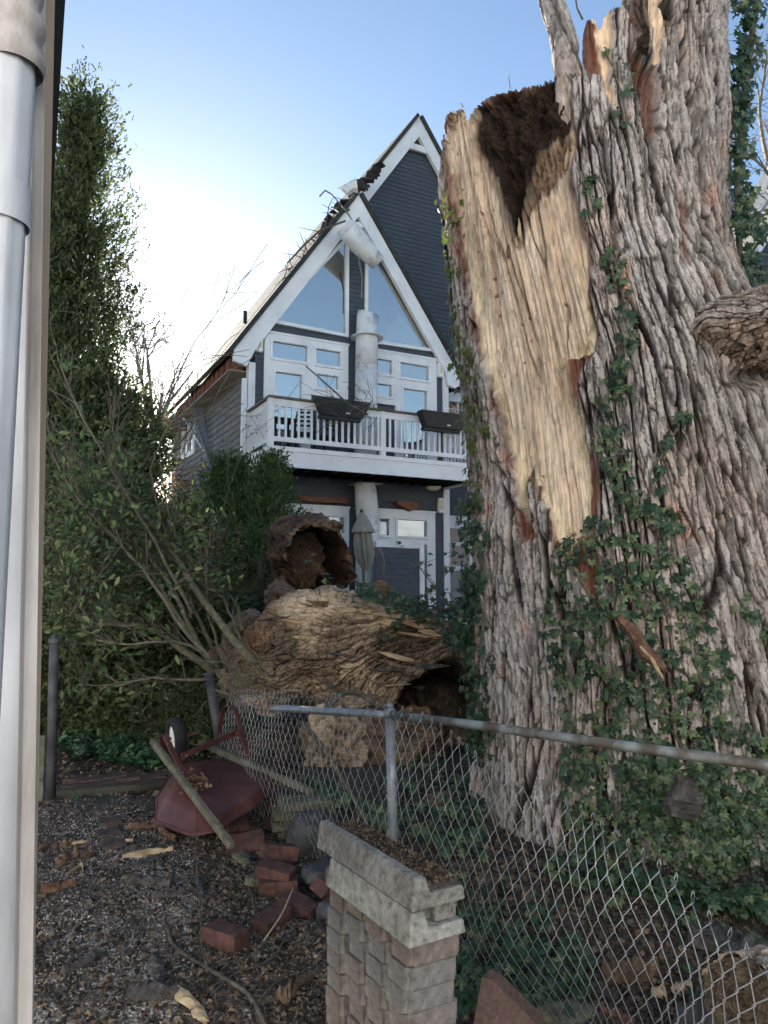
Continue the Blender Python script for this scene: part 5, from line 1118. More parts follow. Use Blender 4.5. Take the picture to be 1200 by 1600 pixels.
litter('leaf_litter',45,1250,1225,1640,15000,.010,.034,'mulch',-.35)
litter('leaf_litter',300,640,1280,1640,6500,.010,.035,'mulch',-.5,s=1)
litter('leaf_litter',600,1260,1230,1640,9000,.012,.045,'mulch',s=2)
litter('leaf_litter',45,470,1120,1240,4500,.02,.06,'mulch',s=3)
litter('bark_crumbs',45,640,1230,1640,2600,.012,.045,'barkc',-.1,s=4,asp=long_)
litter('bark_crumbs',640,1250,1350,1640,1500,.02,.07,'barkc',s=5,asp=long_)
litter('wood_crumbs',45,1250,1230,1640,500,.008,.022,'wood',s=6,asp=long_)
litter('wood_crumbs',640,1250,1400,1640,200,.015,.04,'rotwood',s=7,asp=long_)
# soil dusting on the pale gravel patch lit at the bottom
# ---------------------------------------------------------------- wood fragments
def frag(x0,y0,x1,y1,wid,mt,lab,s,thick=.018,up=.012,cat='wood fragment',taper=None,xm=None):
    p,q=gp(x0,y0),gp(x1,y1); pts=[p+[0,0,up+.004],q+[0,0,up]]
    if xm is not None: pts=[p+[0,0,up+.004],gp(*xm)+[0,0,up+.01],q+[0,0,up]]
    return splinter('wood_fragment',lab,cat,pts,wid,thick,mt,'broken wood on the gravel',s,n=(0.05,-.15,1),taper=taper)
frag(191,1341,270,1330,.075,'wood','pale split wood slab on the gravel with a pointed right end',1,taper=[.7,1,.95,.8,.5,.12])
frag(190,1362,262,1338,.05,'barkc','dark bark strip lying along the pale split slab',2,taper=[.3,1,1,.7])
frag(200,1296,250,1292,.055,'redbark','brown bark piece beside the wheelbarrow rim',3,.03)
frag(240,1286,272,1318,.06,'redbark','brown bark chunk touching the wheelbarrow rim, slanting down right',4,.035)
frag(82,1328,112,1320,.06,'rotwood','small brown wood chunk at the far left of the gravel',5,.03)
frag(112,1321,136,1318,.025,'wood','thin pale stick beside the small brown chunk',6,.012)
frag(88,1352,144,1338,.09,'rotwood','crumbly tan wood lump on the left gravel',7,.045)
frag(102,1372,130,1368,.028,'wood','curled pale splinter below the crumbly tan lump',8,.01,xm=(128,1356))
frag(64,1392,118,1384,.065,'redbark','reddish brown bark piece nearest the white house corner',9,.03)
frag(60,1332,74,1322,.03,'rotwood','tiny tan chip close to the white house corner',10)
frag(198,1380,268,1388,.08,'barkc','dark curled bark mass on the middle gravel',11,.035)
frag(236,1404,290,1398,.05,'barkc','dark bark curl just right of the dark bark mass',12,.02)
frag(308,1375,318,1405,.04,'darkstone','grey feather-like bark flake standing under the hanging vine',13,.012)
frag(204,1556,278,1560,.13,'barkc','grey shaggy bark plate near the bottom edge',14,.035,taper=[.5,.9,1,.7,.35])
frag(238,1500,250,1550,.06,'barkc','grey torn bark tongue above the shaggy plate',15,.02)
frag(276,1548,322,1604,.06,'wood','pale yellow torn wood piece at the bottom edge',16,.012,taper=[.5,1,.6,.9,.3])
frag(60,1570,96,1556,.05,'barkc','narrow grey bark chip at the bottom left',17,.012)
frag(100,1525,165,1490,.06,'barkc','long dark bark sliver on the lower left gravel',18,.02)
frag(432,1568,460,1562,.07,'rotwood','small tan wood cube in the lower middle soil',19,.05)
frag(458,1552,492,1524,.045,'rotwood','brown papery bark flake above the small tan cube',20,.015)
frag(196,1317,208,1316,.02,'wood','short pale chip beside the dark ground tiles',21,.012)
frag(690,1408,660,1360,.05,'rotwood','rotten stick behind the mesh',22)if 0 else None
frag(940,1525,1030,1512,.13,'rotwood','pale layered wood slab behind the drooping mesh',23,.04)
frag(1018,1560,1040,1552,.05,'wood','pale wood piece behind the mesh, left of its neighbour',24,.025)
frag(1050,1556,1082,1545,.05,'wood','pale wood piece behind the mesh, nearest the cut log',25,.025)
frag(870,1520,965,1570,.05,'barkc','brown stick slanting under the drooping mesh',26,.03)
frag(818,1400,842,1445,.05,'rotwood','tan stick leaning at the foot of the tree behind the mesh',27,.03)
frag(1080,1470,1230,1500,.20,'barkc','large dark bark slab behind the cut log',28,.04,up=.03)
frag(940,1585,990,1600,.045,'redbark','small red-brown bark piece at the bottom edge behind the mesh',29,.02)
# ---------------------------------------------------------------- twigs and fallen vines
def polytwig(name,lab,px_pts,r0,r1,mt,cat='twig',lift=.012,ground_=True,group=None,parent=None,n=5):
    P_=[]; rr_=random.Random(len(lab or name)+len(px_pts))
    for q in px_pts:
        p=(gp(q[0],q[1])+np.array([0,0,lift])) if ground_ else at(*q); P_.append(np.array(p))
    u=np.linspace(0,1,max(8,len(P_)*4)); C=np.stack([np.interp(u,np.linspace(0,1,len(P_)),[p[k] for p in P_]) for k in range(3)],1)
    for _ in range(2): C[1:-1]=(C[:-2]+2*C[1:-1]+C[2:])/4
    m=MB(); m.tube(C,np.linspace(r0,r1,len(C)),n); o=m.build(name,MT[mt],parent,True)
    if lab: tag(o,lab,cat,group)
    return o
polytwig('fallen_twig','long grey branch curving across the soil to the bottom edge',[(262,1452),(268,1480),(300,1505),(345,1530),(385,1555),(402,1580),(415,1610)],.009,.012,'twig')
polytwig('fallen_twig','thin branch crossing the long grey branch at the bottom',[(330,1560),(365,1525),(400,1515),(430,1500),(448,1465)],.006,.006,'twig')
polytwig('fallen_twig','short forked twig joining the long branch from the right',[(403,1572),(425,1545),(455,1520)],.008,.004,'twig')
polytwig('fallen_twig','curved twig looping around the soil-dusted brick',[(345,1352),(375,1375),(395,1400),(400,1450),(412,1478),(440,1505)],.005,.004,'twig')
polytwig('fallen_twig','pale straight twig slanting over the soil-dusted brick',[(412,1470,2.95),(440,1430,3.0),(458,1388,3.0)],.004,.003,'paletwig',ground_=False)
polytwig('fallen_twig','twig between the loose brick and the half-buried brick',[(395,1380),(430,1378),(470,1370),(500,1352)],.007,.004,'twig',lift=.04)
polytwig('fallen_twig','fine twig curving right of the half-buried brick',[(440,1445),(470,1440),(505,1455),(520,1475)],.004,.003,'twig')
polytwig('fallen_twig','thin stick lying across the bark beside the wheelbarrow',[(195,1306),(250,1304),(303,1300)],.005,.004,'twig',lift=.05)
polytwig('fallen_twig','fine stick crossing the dark bark mass on the gravel',[(150,1400),(240,1378),(330,1372)],.004,.003,'twig')
for i in range(26):
    x=random.uniform(70,560); y=random.uniform(1300,1590); a=random.uniform(-.7,.7); l=random.uniform(20,70)
    o=polytwig('small_stick',None,[(x,y),(x+l*.5*math.cos(a),y+l*.5*math.sin(a)+random.uniform(-6,6)),(x+l*math.cos(a),y+l*math.sin(a))],.0028,.0018,'twig',lift=.008,n=4); tag(o,'thin dead stick lying on the gravel, soil and leaf litter','twig','thin sticks scattered on the ground')
polytwig('hanging_vine','thin bare vine hanging straight down beside the wheelbarrow handle',[(308,1265,4.0),(305,1330,3.7),(312,1400,3.35),(314,1470,3.1),(325,1520,2.9)],.0035,.003,'twig','vine',ground_=False)
# ---------------------------------------------------------------- branching growth
def grow(m,p,d,L,r,depth,rr_,leaves=None,wob=.25,grav_=0.0,split=(2,3),nseg=4,sides=4,minr=.002,spread=.6,lf=1):
    p=np.array(p,float); d=np.array(d,float); d/=np.linalg.norm(d); pts=[p.copy()]; dirs=[]
    for i in range(nseg):
        d=d+np.array([rr_.gauss(0,wob),rr_.gauss(0,wob),rr_.gauss(0,wob)+grav_])*.5; d/=np.linalg.norm(d); p=p+d*L/nseg; pts.append(p.copy()); dirs.append(d.copy())
    rads=[max(minr,r*(1-.45*i/nseg)) for i in range(nseg+1)]; m.tube(pts,rads,sides,False)
    if leaves is not None and depth<=lf:
        for i in range(1,nseg+1): leaves.append((pts[i],dirs[i-1]))
    if depth>0:
        for k_ in range(rr_.randint(*split)):
            i=rr_.randint(1,nseg); nd=dirs[i-1]+np.array([rr_.gauss(0,spread),rr_.gauss(0,spread),rr_.gauss(0,spread)])
            grow(m,pts[i],nd,L*rr_.uniform(.5,.8),rads[i]*.62,depth-1,rr_,leaves,wob,grav_,split,nseg,sides,minr,spread,lf)
def leafify(name,leaves,per,size,mt,parent,rs_,jit=.03,tpl=LEAF,tilt=1.2):
    if not leaves: return None
    P_=np.repeat(np.array([l[0] for l in leaves]),per,0); Dd=np.repeat(np.array([l[1] for l in leaves]),per,0); n=len(P_)
    P_=P_+rs_.normal(size=(n,3))*jit; o=scatter(name,tpl[0],tpl[1],P_,np.tile([0,-.2,1.],(n,1)),rs_.uniform(size[0],size[1],n),MT[mt],parent,spin=Dd,tilt=tilt,rs=rs_); tag(o,kind='stuff'); return o
# tall evergreen at the left
def conifer(name,label,cat,cx,cy_,base,top,rad,n,size,mt,seed,shape=1.0,trunk=True,group=None,gap=.25,lean=0,low=.0,sub=1):
    t=empty(name,label,cat,group,(cx,cy_,base)); r_=np.random.RandomState(seed); rr_=random.Random(seed)
    # boughs: clumps on upward reaching limbs
    H=top-base; nb=int(n/46); z=r_.uniform(low,1,nb)**.9; prof=(1-z**shape)*.94+.06; prof=prof*np.minimum(1,.55+z*3)
    ang=r_.uniform(0,2*math.pi,nb); lob=1+.28*np.sin(ang*3+z*9+seed)+.18*np.sin(ang*5-z*23+seed*2)
    rr0=np.sqrt(r_.uniform(.10,1,nb))*rad*prof*lob
    C=np.stack([rr0*np.cos(ang)+lean*z,rr0*np.sin(ang),z*H+r_.normal(size=nb)*.05],1)
    keepc=perlin(C[:,0]*1.6+seed,C[:,2]*1.3,C[:,1]*1.2,seed)>-.45+gap*0; keepc&=(r_.uniform(size=nb)>gap*.5*(perlin(C[:,0]*2,C[:,2]*2,C[:,1]*2,seed+1)+.6))
    C=C[keepc]; ang=ang[keepc]; nb=len(C); per=46
    out=np.stack([np.cos(ang),np.sin(ang),np.full(nb,1.1)],1)
    P_=np.repeat(C,per,0); O=np.repeat(out,per,0); k=r_.uniform(-1,1,(nb*per,1))
    cs_=np.repeat(r_.uniform(.6,1.35,nb),per)[:,None]*min(rad,1.0)*.26/sub
    P_=P_+O*k*cs_*.9+r_.normal(size=(nb*per,3))*cs_*.32
    o=scatter('foliage',SPRAY[0],SPRAY[1],P_,r_.normal(size=(nb*per,3))+O*np.array([1,1,0])*.8,r_.uniform(size[0],size[1],nb*per),MT[mt],t,spin=O,tilt=.2,rs=r_); tag(o,kind='stuff')
    m=MB(); m.tube([(0,0,-.1),(lean*.4,0,H*.45),(lean*.9,0,H*.93)],[rad*.10,rad*.07,.015],8)
    for i in range(60): 
        zz=rr_.uniform(.06,.9); a=rr_.uniform(0,6.28); l=rad*(1-zz**shape)*rr_.uniform(.5,.95); m.tube([(lean*zz,0,zz*H),(lean*zz+l*.6*math.cos(a),l*.6*math.sin(a),zz*H+l*.35),(lean*zz+l*math.cos(a),l*math.sin(a),zz*H+l)],[.022,.014,.005],4)
    m.build('trunk',MT['twig'],t); return t
conifer('tall_evergreen','tall narrow dark evergreen tree rising at the left beside the white house corner','tree',*(at(108,700,9.6)[:2]),.1,at(100,132,9.6)[2],1.3,52000,(.05,.11),'juni',31,shape=1.3,gap=.35)
conifer('tall_evergreen','dark evergreen leader just behind the white house corner, lower than its neighbour','tree',*(at(66,700,9.2)[:2]),.1,at(60,330,9.2)[2],.85,16000,(.06,.13),'juni',33,shape=1.8,gap=.6)
# shaggy junipers below
def bushmass(name,label,cat,boxes,n,size,mt,seed,group=None,dirn=(0,-.3,.3),sub=.30):
    t=empty(name,label,cat,group,tuple(boxes[0][0][:2])+(0,)); r_=np.random.RandomState(seed); Ps=[];Os=[]
    o0=np.array(t.location)
    tot=sum(b[1][0]*b[1][2] for b in boxes)
    for c,rd in boxes:
        nb=max(4,int(n*rd[0]*rd[2]/tot/40)); d=r_.normal(size=(nb,3)); d/=np.linalg.norm(d,axis=1)[:,None]; d[:,1]=-np.abs(d[:,1])*.8+d[:,1]*.2
        rr0=r_.uniform(.35,1,nb)**.6; C=np.array(c)+d*rr0[:,None]*np.array(rd)*(1+.25*perlin(d[:,0]*3,d[:,2]*3,d[:,1]*3+seed,seed))[:,None]
        C=C[C[:,2]>.12]; d_=d[:len(C)]; Ps.append(np.repeat(C,40,0)); Os.append(np.repeat(d_+np.array(dirn),40,0))
    P_=np.concatenate(Ps); O=np.concatenate(Os); k=r_.uniform(-1,1,(len(P_),1)); P_=P_+O*k*sub*.6+r_.normal(size=P_.shape)*sub*.28; P_[:,2]=np.maximum(P_[:,2],.06+r_.uniform(0,.1,len(P_)))
    o=scatter('foliage',SPRAY[0],SPRAY[1],P_-o0,r_.normal(size=P_.shape)+O*.6,r_.uniform(size[0],size[1],len(P_)),MT[mt],t,spin=O,tilt=.2,rs=r_); tag(o,kind='stuff')
    m=MB(); rr_=random.Random(seed)
    for c,rd in boxes:
        for i in range(9): 
            e=np.array(c)+np.array([rr_.uniform(-.9,.9)*rd[0],rr_.uniform(-.9,.3)*rd[1],rr_.uniform(-.2,.9)*rd[2]]); b_=np.array([c[0]+rr_.uniform(-.2,.2),c[1]+.2,0.05]); mid_=(b_+e)/2+np.array([rr_.uniform(-.2,.2),0,rr_.uniform(-.1,.25)])
            m.tube([b_-o0,mid_-o0,e-o0],[.03,.018,.005],5)
    m.build('stem',MT['twig'],t); return t
bushmass('shaggy_juniper','dense shaggy dark juniper filling the yard edge behind the ground cover','shrub',[(at(140,960,8.3),(1.0,.8,1.0)),(at(120,1060,8.1),(1.0,.6,.75)),(at(240,1000,8.6),(.9,.7,.8)),(at(110,840,8.8),(.9,.8,.9)),(at(300,1080,8.8),(.7,.5,.55)),(at(210,1105,8.3),(1.0,.5,.45)),(at(250,870,9.4),(.7,.6,.7))],70000,(.05,.12),'juni',41)
bushmass('dark_shrub','low dark twiggy shrub in deep shade behind the wheelbarrow','shrub',[(at(318,1120,7.6),(.45,.3,.42)),(at(270,1130,8.0),(.5,.3,.4))],9000,(.03,.07),'juni',43)
bushmass('background_evergreen','dark evergreen mass between the tall tree and the house side wall','shrub',[(at(150,720,10.5),(1.0,.8,1.3)),(at(170,800,10.5),(.6,.7,1.0))],30000,(.06,.14),'juni',45)
# arborvitae pair by the balcony
conifer('arborvitae','rounded arborvitae at the balcony corner, nearer of the pair, dark green','shrub',*(at(422,900,11.2)[:2]),.25,at(420,722,11.2)[2],.48,44000,(.05,.10),'arbo',51,shape=3.4,gap=.0,sub=.9)
conifer('arborvitae','arborvitae with sunlit yellowish left side beside the house wall','shrub',*(at(358,900,11.6)[:2]),.25,at(352,733,11.6)[2],.74,60000,(.05,.10),'arbo',53,shape=2.6,gap=.05,sub=.9)
bushmass('house_shrub','bushy green shrub at the foot of the arborvitae pair','shrub',[(at(340,870,10.6),(.5,.4,.55)),(at(400,890,10.4),(.45,.4,.5)),(at(320,930,10),(.4,.4,.4)),(at(380,960,9.5),(.5,.4,.35))],24000,(.03,.075),'arbo',55,sub=.2)
# toppled leafy shrub with long bare stems
shr=empty('toppled_shrub','leafy shrub pushed over to the left, long bare olive stems fanning from the fallen trunk','shrub')
BRN=[([(398,1038,6.1),(352,985,6.1),(300,915,6.1),(262,848,6.2),(215,792,6.3),(165,748,6.4),(110,715,6.4)],.036),([(332,1048,6.2),(290,1018,6.1),(245,985,6.1),(205,975,6.0),(160,978,6.0),(105,955,6)],.034),([(330,1042,6.3),(300,985,6.2),(268,915,6.1),(232,868,6.1),(190,835,6),(120,825,6)],.026),([(345,1045,6.4),(322,990,6.3),(300,945,6.3),(285,880,6.3),(262,800,6.4),(250,720,6.5)],.020),([(335,1040,6.0),(280,975,5.9),(235,900,5.8),(180,845,5.8),(120,780,5.7),(75,700,5.7)],.018),([(340,1045,6.2),(310,1010,6.1),(260,1000,6.0),(200,1010,5.9),(150,1000,5.9)],.018),([(355,1050,6.3),(330,975,6.2),(318,900,6.2),(330,830,6.3)],.014),([(325,1062,6.0),(280,1062,5.95),(235,1058,5.9),(180,1072,5.9)],.014),([(376,1000,6.3),(352,938,6.3),(330,915,6.3)],.014),([(330,1040,6.2),(262,935,6.2),(205,840,6.3),(175,700,6.3),(180,620,6.4)],.018),([(300,960,6.0),(230,820,6.0),(140,680,6.0),(90,560,6.0)],.016),([(250,800,6.4),(232,740,6.4),(250,690,6.5),(280,640,6.5)],.010)]
lv=[]; rr_=random.Random(77); msh=MB()
for pts,r0 in BRN:
    P_=np.array([at(*q) for q in pts]); u=np.linspace(0,1,len(P_)*4); C=np.stack([np.interp(u,np.linspace(0,1,len(P_)),P_[:,k]) for k in range(3)],1)
    for _ in range(3): C[1:-1]=(C[:-2]+2*C[1:-1]+C[2:])/4
    C=C+np.stack([.02*perlin(u*9,u*0+r0*90,0,3),.02*perlin(u*9,u*0+r0*70,1,3),.02*perlin(u*9,u*0+r0*80,2,3)],1)
    mm=MB(); rads=np.linspace(r0,max(.006,r0*.3),len(C)); mm.tube(C,rads,9); mm.build('stem',MT['greentwig'],shr,True)
    nC=len(C)
    for i in range(int(nC*.30),nC):
        _x,_y=proj(C[i])
        if _x>225 and _y<830: continue
        for _ in range(2 if i>nC*.5 else 1):
            if rr_.random()<.75:
                dd=(C[min(i+1,nC-1)]-C[i-1]); dd/=np.linalg.norm(dd)+1e-9; dd=dd+np.array([rr_.gauss(0,.5),rr_.gauss(0,.5),rr_.gauss(.25,.5)])
                grow(msh,C[i],dd,rr_.uniform(.18,.42),.006,1,rr_,lv,.25,.02,(1,3),4,4,.002,.55,1)
m_=msh.build('fine_twigs',MT['twig'],shr); tag(m_,kind='stuff')
rsv=np.random.RandomState(5)
def lim(l):
    x,y=proj(l[0]); return y>520+max(0,x-90)*1.15 or (x>240 and y>700+rsv.uniform(0,120))
lv2=[l for l in lv if lim(l) and rsv.uniform()<.6]
leafify('leaves',lv2,1,(.045,.10),'privet',shr,rsv,.03)
# upright leafy privet close behind the house corner
prv=empty('leafy_privet','broad-leaved green shrub climbing beside the white house corner','shrub'); mp_=MB(); lv=[]
rr_=random.Random(13)
for i in range(46):
    b_=at(rr_.uniform(40,130),rr_.uniform(950,1080),rr_.uniform(5.6,7.4)); ex_=rr_.uniform(62,235); e=at(ex_,rr_.uniform(620+max(0,ex_-90)*1.0,980),rr_.uniform(5.4,7.2)); d=e-b_; L=np.linalg.norm(d)
    grow(mp_,b_+d*.3,d,L*.5,.010,2,rr_,lv,.18,.0,(2,4),5,4,.0022,.55,1)
m_=mp_.build('stems',MT['twig'],prv); tag(m_,kind='stuff'); lv=[l for l in lv if lim(l)]; leafify('leaves',lv,2,(.035,.085),'privet',prv,np.random.RandomState(6),.05)
print('privet leaves',len(lv)*2)
# yellow-green leaves near the arborvitae
def leafspot(name,label,cat,cx,cy_,Y,rx,ry_,n,size,mt,seed,group=None,stems=8):
    t=empty(name,label,cat,group); rr_=random.Random(seed); m=MB(); lv=[]
    for i in range(stems):
        b_=at(cx+rr_.uniform(-.3,.3)*rx,cy_+ry_*1.1,Y); e=at(cx+rr_.uniform(-1,1)*rx,cy_+rr_.uniform(-1,.6)*ry_,Y+rr_.uniform(-.3,.3)); d=e-b_
        grow(m,b_,d,np.linalg.norm(d),.008,2,rr_,lv,.2,0,(2,3),4,4,.002,.6,1)
    k=min(n,len(lv)); lv=rr_.sample(lv,k); s_=m.build('stems',MT['twig'],t); tag(s_,kind='stuff'); leafify('leaves',lv,1,size,mt,t,np.random.RandomState(seed),.03); return t
MT['yg']=mat('yellow green shrub leaf',[(.06,.09,.02),(.12,.16,.04),(.2,.22,.06)],scale=12,rough=.5,island=.8,trans=.45)
leafspot('small_shrub','shrub with yellow-green young leaves left of the arborvitae pair','shrub',318,872,7.6,45,70,420,(.04,.085),'yg',61,stems=14)
leafspot('bare_shrub','twiggy half-bare grey shrub in front of the arborvitae pair','shrub',405,900,9.0,50,50,300,(.03,.05),'privet',63,stems=14)
leafspot('bare_shrub','half-bare shrub with dried brown leaves in front of the house side wall','shrub',320,760,8.2,60,110,110,(.03,.055),'brownleaf',64,stems=3)
# distant bare trees and twigs
def baretree(name,label,x,ybase,ytop,Y,seed,n=6,r0=.05,mt='twig',lean=0,depth=3,group='bare trees',bl=.6):
    t=empty(name,label,'tree',group); rr_=random.Random(seed); m=MB(); b_=at(x,ybase,Y); b_[2]=max(.1,b_[2]-0); e=at(x+lean,ytop,Y); H=np.linalg.norm(e-b_)
    m.tube([b_,(b_+e)/2+np.array([.1,0,0]),b_*.25+e*.75],[r0,r0*.7,r0*.35],6)
    m.build('trunk',MT[mt],t); m=MB()
    for i in range(n):
        f=rr_.uniform(.2,.75); p=b_*(1-f)+e*f; grow(m,p,(rr_.uniform(-.8,.8),rr_.uniform(-.5,.5),1.),H*(1-f)*rr_.uniform(.6,1.1)*bl,r0*.5,depth,rr_,None,.22,.02,(3,4),5,4,.006,.5)
    o=m.build('crown',MT[mt],t); tag(o,kind='stuff'); return t
baretree('bare_tree','bare tree with upswept twigs between the tall evergreen and the house',232,900,455,15,71,9,.07,'paletwig')
baretree('bare_tree','bare twiggy tree low beside the house rear corner, nearer the evergreen',205,900,600,13,72,10,.05,'twig')
baretree('bare_tree','small bare tree low behind the rear corner of the house',235,900,680,16,73,5,.04,'twig',depth=2)
baretree('bare_tree','pale bare tree behind the big trunk at the upper right edge',1196,900,60,16,74,14,.12,'paletwig',lean=10)
baretree('bare_tree','bare tree farther behind the upper right corner',1225,900,150,19,75,12,.12,'paletwig',lean=-10,bl=.35)
for i,(x,Y,lab,sd) in enumerate([(232,20,'brown leafy thicket behind the evergreens left of the house',81),(262,19,'brown leafy thicket against the rear corner of the house',82)]):
    leafspot('brown_thicket',lab,'shrub',x,830,Y,45,75,1500,(.10,.2),'brownleaf',sd,stems=36)
# building glimpsed behind
bb=empty('brick_house','distant brown brick house glimpsed low behind the thicket','house'); c=at(240,900,32); m=MB(); m.box((c[0]-4,c[1],0),(c[0]+3.2,c[1]+6,3.9)); m.build('wall',MT['brickwall'],bb)
m=MB(); m.prism([(c[0]-4.3,c[1]-.3,3.9),(c[0]+3.5,c[1]-.3,3.9),(c[0]+3.5,c[1]+6.3,3.9),(c[0]-4.3,c[1]+6.3,3.9)],[(c[0]-4.2,c[1]+2.9,5.6),(c[0]+3.4,c[1]+2.9,5.6),(c[0]+3.4,c[1]+3.1,5.6),(c[0]-4.2,c[1]+3.1,5.6)]); m.build('roof',MT['shingle'],bb)
for i in range(4): m=MB(); x=c[0]-3.2+i*1.7; m.box((x,c[1]-.03,1.4),(x+.8,c[1]-.002,2.8)); m.build('window',MT['white'],bb)
# far tree line
bushmass('tree_line','far dark tree line behind the houses at the left','trees',[((-14+i*5.5,42+3*math.sin(i*2),1.6),(3.4,1.6,2.4+.5*math.sin(i*3))) for i in range(9)],22000,(.3,.7),'juni',91,sub=1.0)
# ---------------------------------------------------------------- neighbour house at the right edge
nb=empty('neighbour_house','sliver of blue-grey neighbour house with a white roof edge at the right','house')
a_=at(1172,420,14); c_=at(1215,335,14.2); m=MB()
A1=at(1166,410,14.0); A2=at(1240,290,14.0); dn=np.array([0,0,-.26]); bk=np.array([0,.12,0])
m.prism([A1,A2,A2+dn,A1+dn],[A1+bk,A2+bk,A2+dn+bk,A1+dn+bk]); o=m.build('rake_board',MT['white'],nb); fix_normals(o)
up=np.array([0,0,.09]); bk2=np.array([0,5,0]); fr=np.array([0,-.1,0]); m=MB(); m.prism([A1+fr,A2+fr,A2+fr+up,A1+fr+up],[A1+bk2,A2+bk2,A2+bk2+up,A1+bk2+up]); o=m.build('roof',MT['shingle'],nb); fix_normals(o)
x0=at(1178,500,14.15)[0]; z=.2
zt=lambda x: A1[2]+(x-A1[0])*(A2[2]-A1[2])/(A2[0]-A1[0])-.05
m=MB(); m.prism([(x0,14.25,.1),(x0+3,14.25,.1),(x0+3,14.25,zt(x0+3)),(x0,14.25,zt(x0))],[(x0,19,.1),(x0+3,19,.1),(x0+3,19,zt(x0+3)),(x0,19,zt(x0))]); o=m.build('wall',MT['siding'],nb); fix_normals(o)
while z<zt(x0+2.9):
    xs_=x0 if z<zt(x0)-.15 else A1[0]+(z+.15-A1[2])*(A2[0]-A1[0])/(A2[2]-A1[2])+.05
    m=MB(); m.add([(xs_,14.2,z),(x0+2.95,14.2,z),(x0+2.95,14.25,z),(xs_,14.25,z),(xs_,14.235,z+.15),(x0+2.95,14.235,z+.15),(x0+2.95,14.25,z+.15),(xs_,14.25,z+.15)],[(0,3,2,1),(4,5,6,7),(0,1,5,4),(1,2,6,5),(2,3,7,6),(3,0,4,7)]); m.build('clapboard',MT['siding'],nb); z+=.15
# ---------------------------------------------------------------- patio umbrella
um=empty('patio_umbrella','closed taupe patio umbrella standing in front of the privacy screen','umbrella')
base_=at(570,905,13.4); top_=at(564,800,13.4); m=MB(); m.tube([(top_[0]+.10,top_[1],.3),(top_[0]+.01,top_[1],top_[2])],.025,8); m.build('pole',MT['oldwood'],um)
def fold(name,prof,N=12,amp=.3,ph=0):
    m=MB(); vs=[]; k=48
    for (x,y,r) in prof:
        c=at(x,y,13.4)
        for i in range(k):
            a=2*math.pi*i/k; rr=r*(1+amp*math.cos(a*8+ph)); vs.append((c[0]+rr*math.cos(a),c[1]+rr*math.sin(a),c[2]))
    m.add(vs,[(i*k+j,i*k+(j+1)%k,(i+1)*k+(j+1)%k,(i+1)*k+j) for i in range(len(prof)-1) for j in range(k)]); return m.build(name,MT['canvas'],um,True)
fold('canopy',[(567,822,.09),(567,832,.115),(568,850,.135),(570,868,.135),(571,880,.10),(572,888,.06),(572,892,.05)],amp=.36)
fold('vent_flap',[(565,801,.035),(566,806,.075),(567,815,.12),(567,824,.165),(568,832,.20)],amp=.13,ph=.5)
m=MB(); m.tube([at(565,802,13.4),at(565,799,13.4),at(565,796,13.4)],[.035,.035,.02],10); m.build('finial',MT['black'],um)
# ---------------------------------------------------------------- near white house corner with downspout
nh=empty('white_house_corner','corner of a white vinyl house with a round downspout, very close at the left','house')
def wedge(name,xb0,xb1,xt0,xt1,Y,mt,depth=.5,parent=nh,yb=1900,yt=-300,bev=0):
    """vertical strip between photograph columns, extruded away from the camera"""
    f=lambda xa,xb,y: xa+(xb-xa)*(1600-y)/1600.
    q=[at(f(xb0,xt0,yb),yb,Y),at(f(xb1,xt1,yb),yb,Y),at(f(xb1,xt1,yt),yt,Y),at(f(xb0,xt0,yt),yt,Y)]
    e=np.array([-.62,1,0]); e=e/np.linalg.norm(e)*depth; m=MB(); m.prism(q,[p+e for p in q]); o=m.build(name,MT[mt],parent,bevel=bev); fix_normals(o); return o
wedge('corner_post',27,51,55,72,1.0,'vinyl_dirty',.05,bev=.002)
wedge('wall',-120,51,-140,84,1.06,'plasterw',2.4,bev=0,yt=-1500)
wedge('edge_trim',45,53,71,86,1.055,'tantrim',.25,bev=.001)
q=[at(57,560,1.5),at(66,560,1.5),at(106,-60,1.5),at(84,-60,1.5)]; m=MB(); e=np.array([-.06,.1,0]); m.prism(q,[p+e for p in q]); o=m.build('dark_soffit_edge',MT['black'],nh); fix_normals(o)
ds=[at(18,1900,.93),at(22,1500,.93),at(23,900,.93),at(21,300,.93)]
dx=[(p[0]-.003,p[1]) for p in ds]; 
m=MB(); N=40
def downs(z0,z1,r,name,x0,y0,flute=.035,seg=8,tilt=0):
    m=MB(); vs=[]
    for i in range(seg+1):
        z=z0+(z1-z0)*i/seg
        for k in range(N):
            a=2*math.pi*k/N; rr=r*(1+flute*math.cos(a*9)); vs.append((x0+tilt*z+rr*math.cos(a),y0+rr*math.sin(a),z))
    m.add(vs,[(i*N+k,i*N+(k+1)%N,(i+1)*N+(k+1)%N,(i+1)*N+k) for i in range(seg) for k in range(N)]); return m.build(name,MT['plasterw'],nh,True)
zz=lambda y: at(25,y,.95)[2]
xd=at(50,330,.95)[0]-.034; downs(-.1,zz(350),.0345,'downspout',xd-.012,.95,tilt=0.)
dd_=downs(zz(352),zz(292),.038,'coupling',xd-.010,.95,.0,4,0.); downs(zz(292),zz(95),.0355,'upper_downspout',xd-.010,.95,.02,tilt=0.)
m=MB(); vs=[]; S=90
for i in range(S+1):
    f=i/S; z=zz(110)+f*(zz(-260)-zz(110)); xo=xd-.002-.05*f*f; w_=.0025*math.sin(f*44)
    for k in range(N): a=2*math.pi*k/N; rr=.038+w_*1.6; vs.append((xo+rr*math.cos(a),.95+rr*math.sin(a)-.02*f,z))
m.add(vs,[(i*N+k,i*N+(k+1)%N,(i+1)*N+(k+1)%N,(i+1)*N+k) for i in range(S) for k in range(N)]); m.build('flexible_elbow',MT['vinyl_dirty'],nh,True)
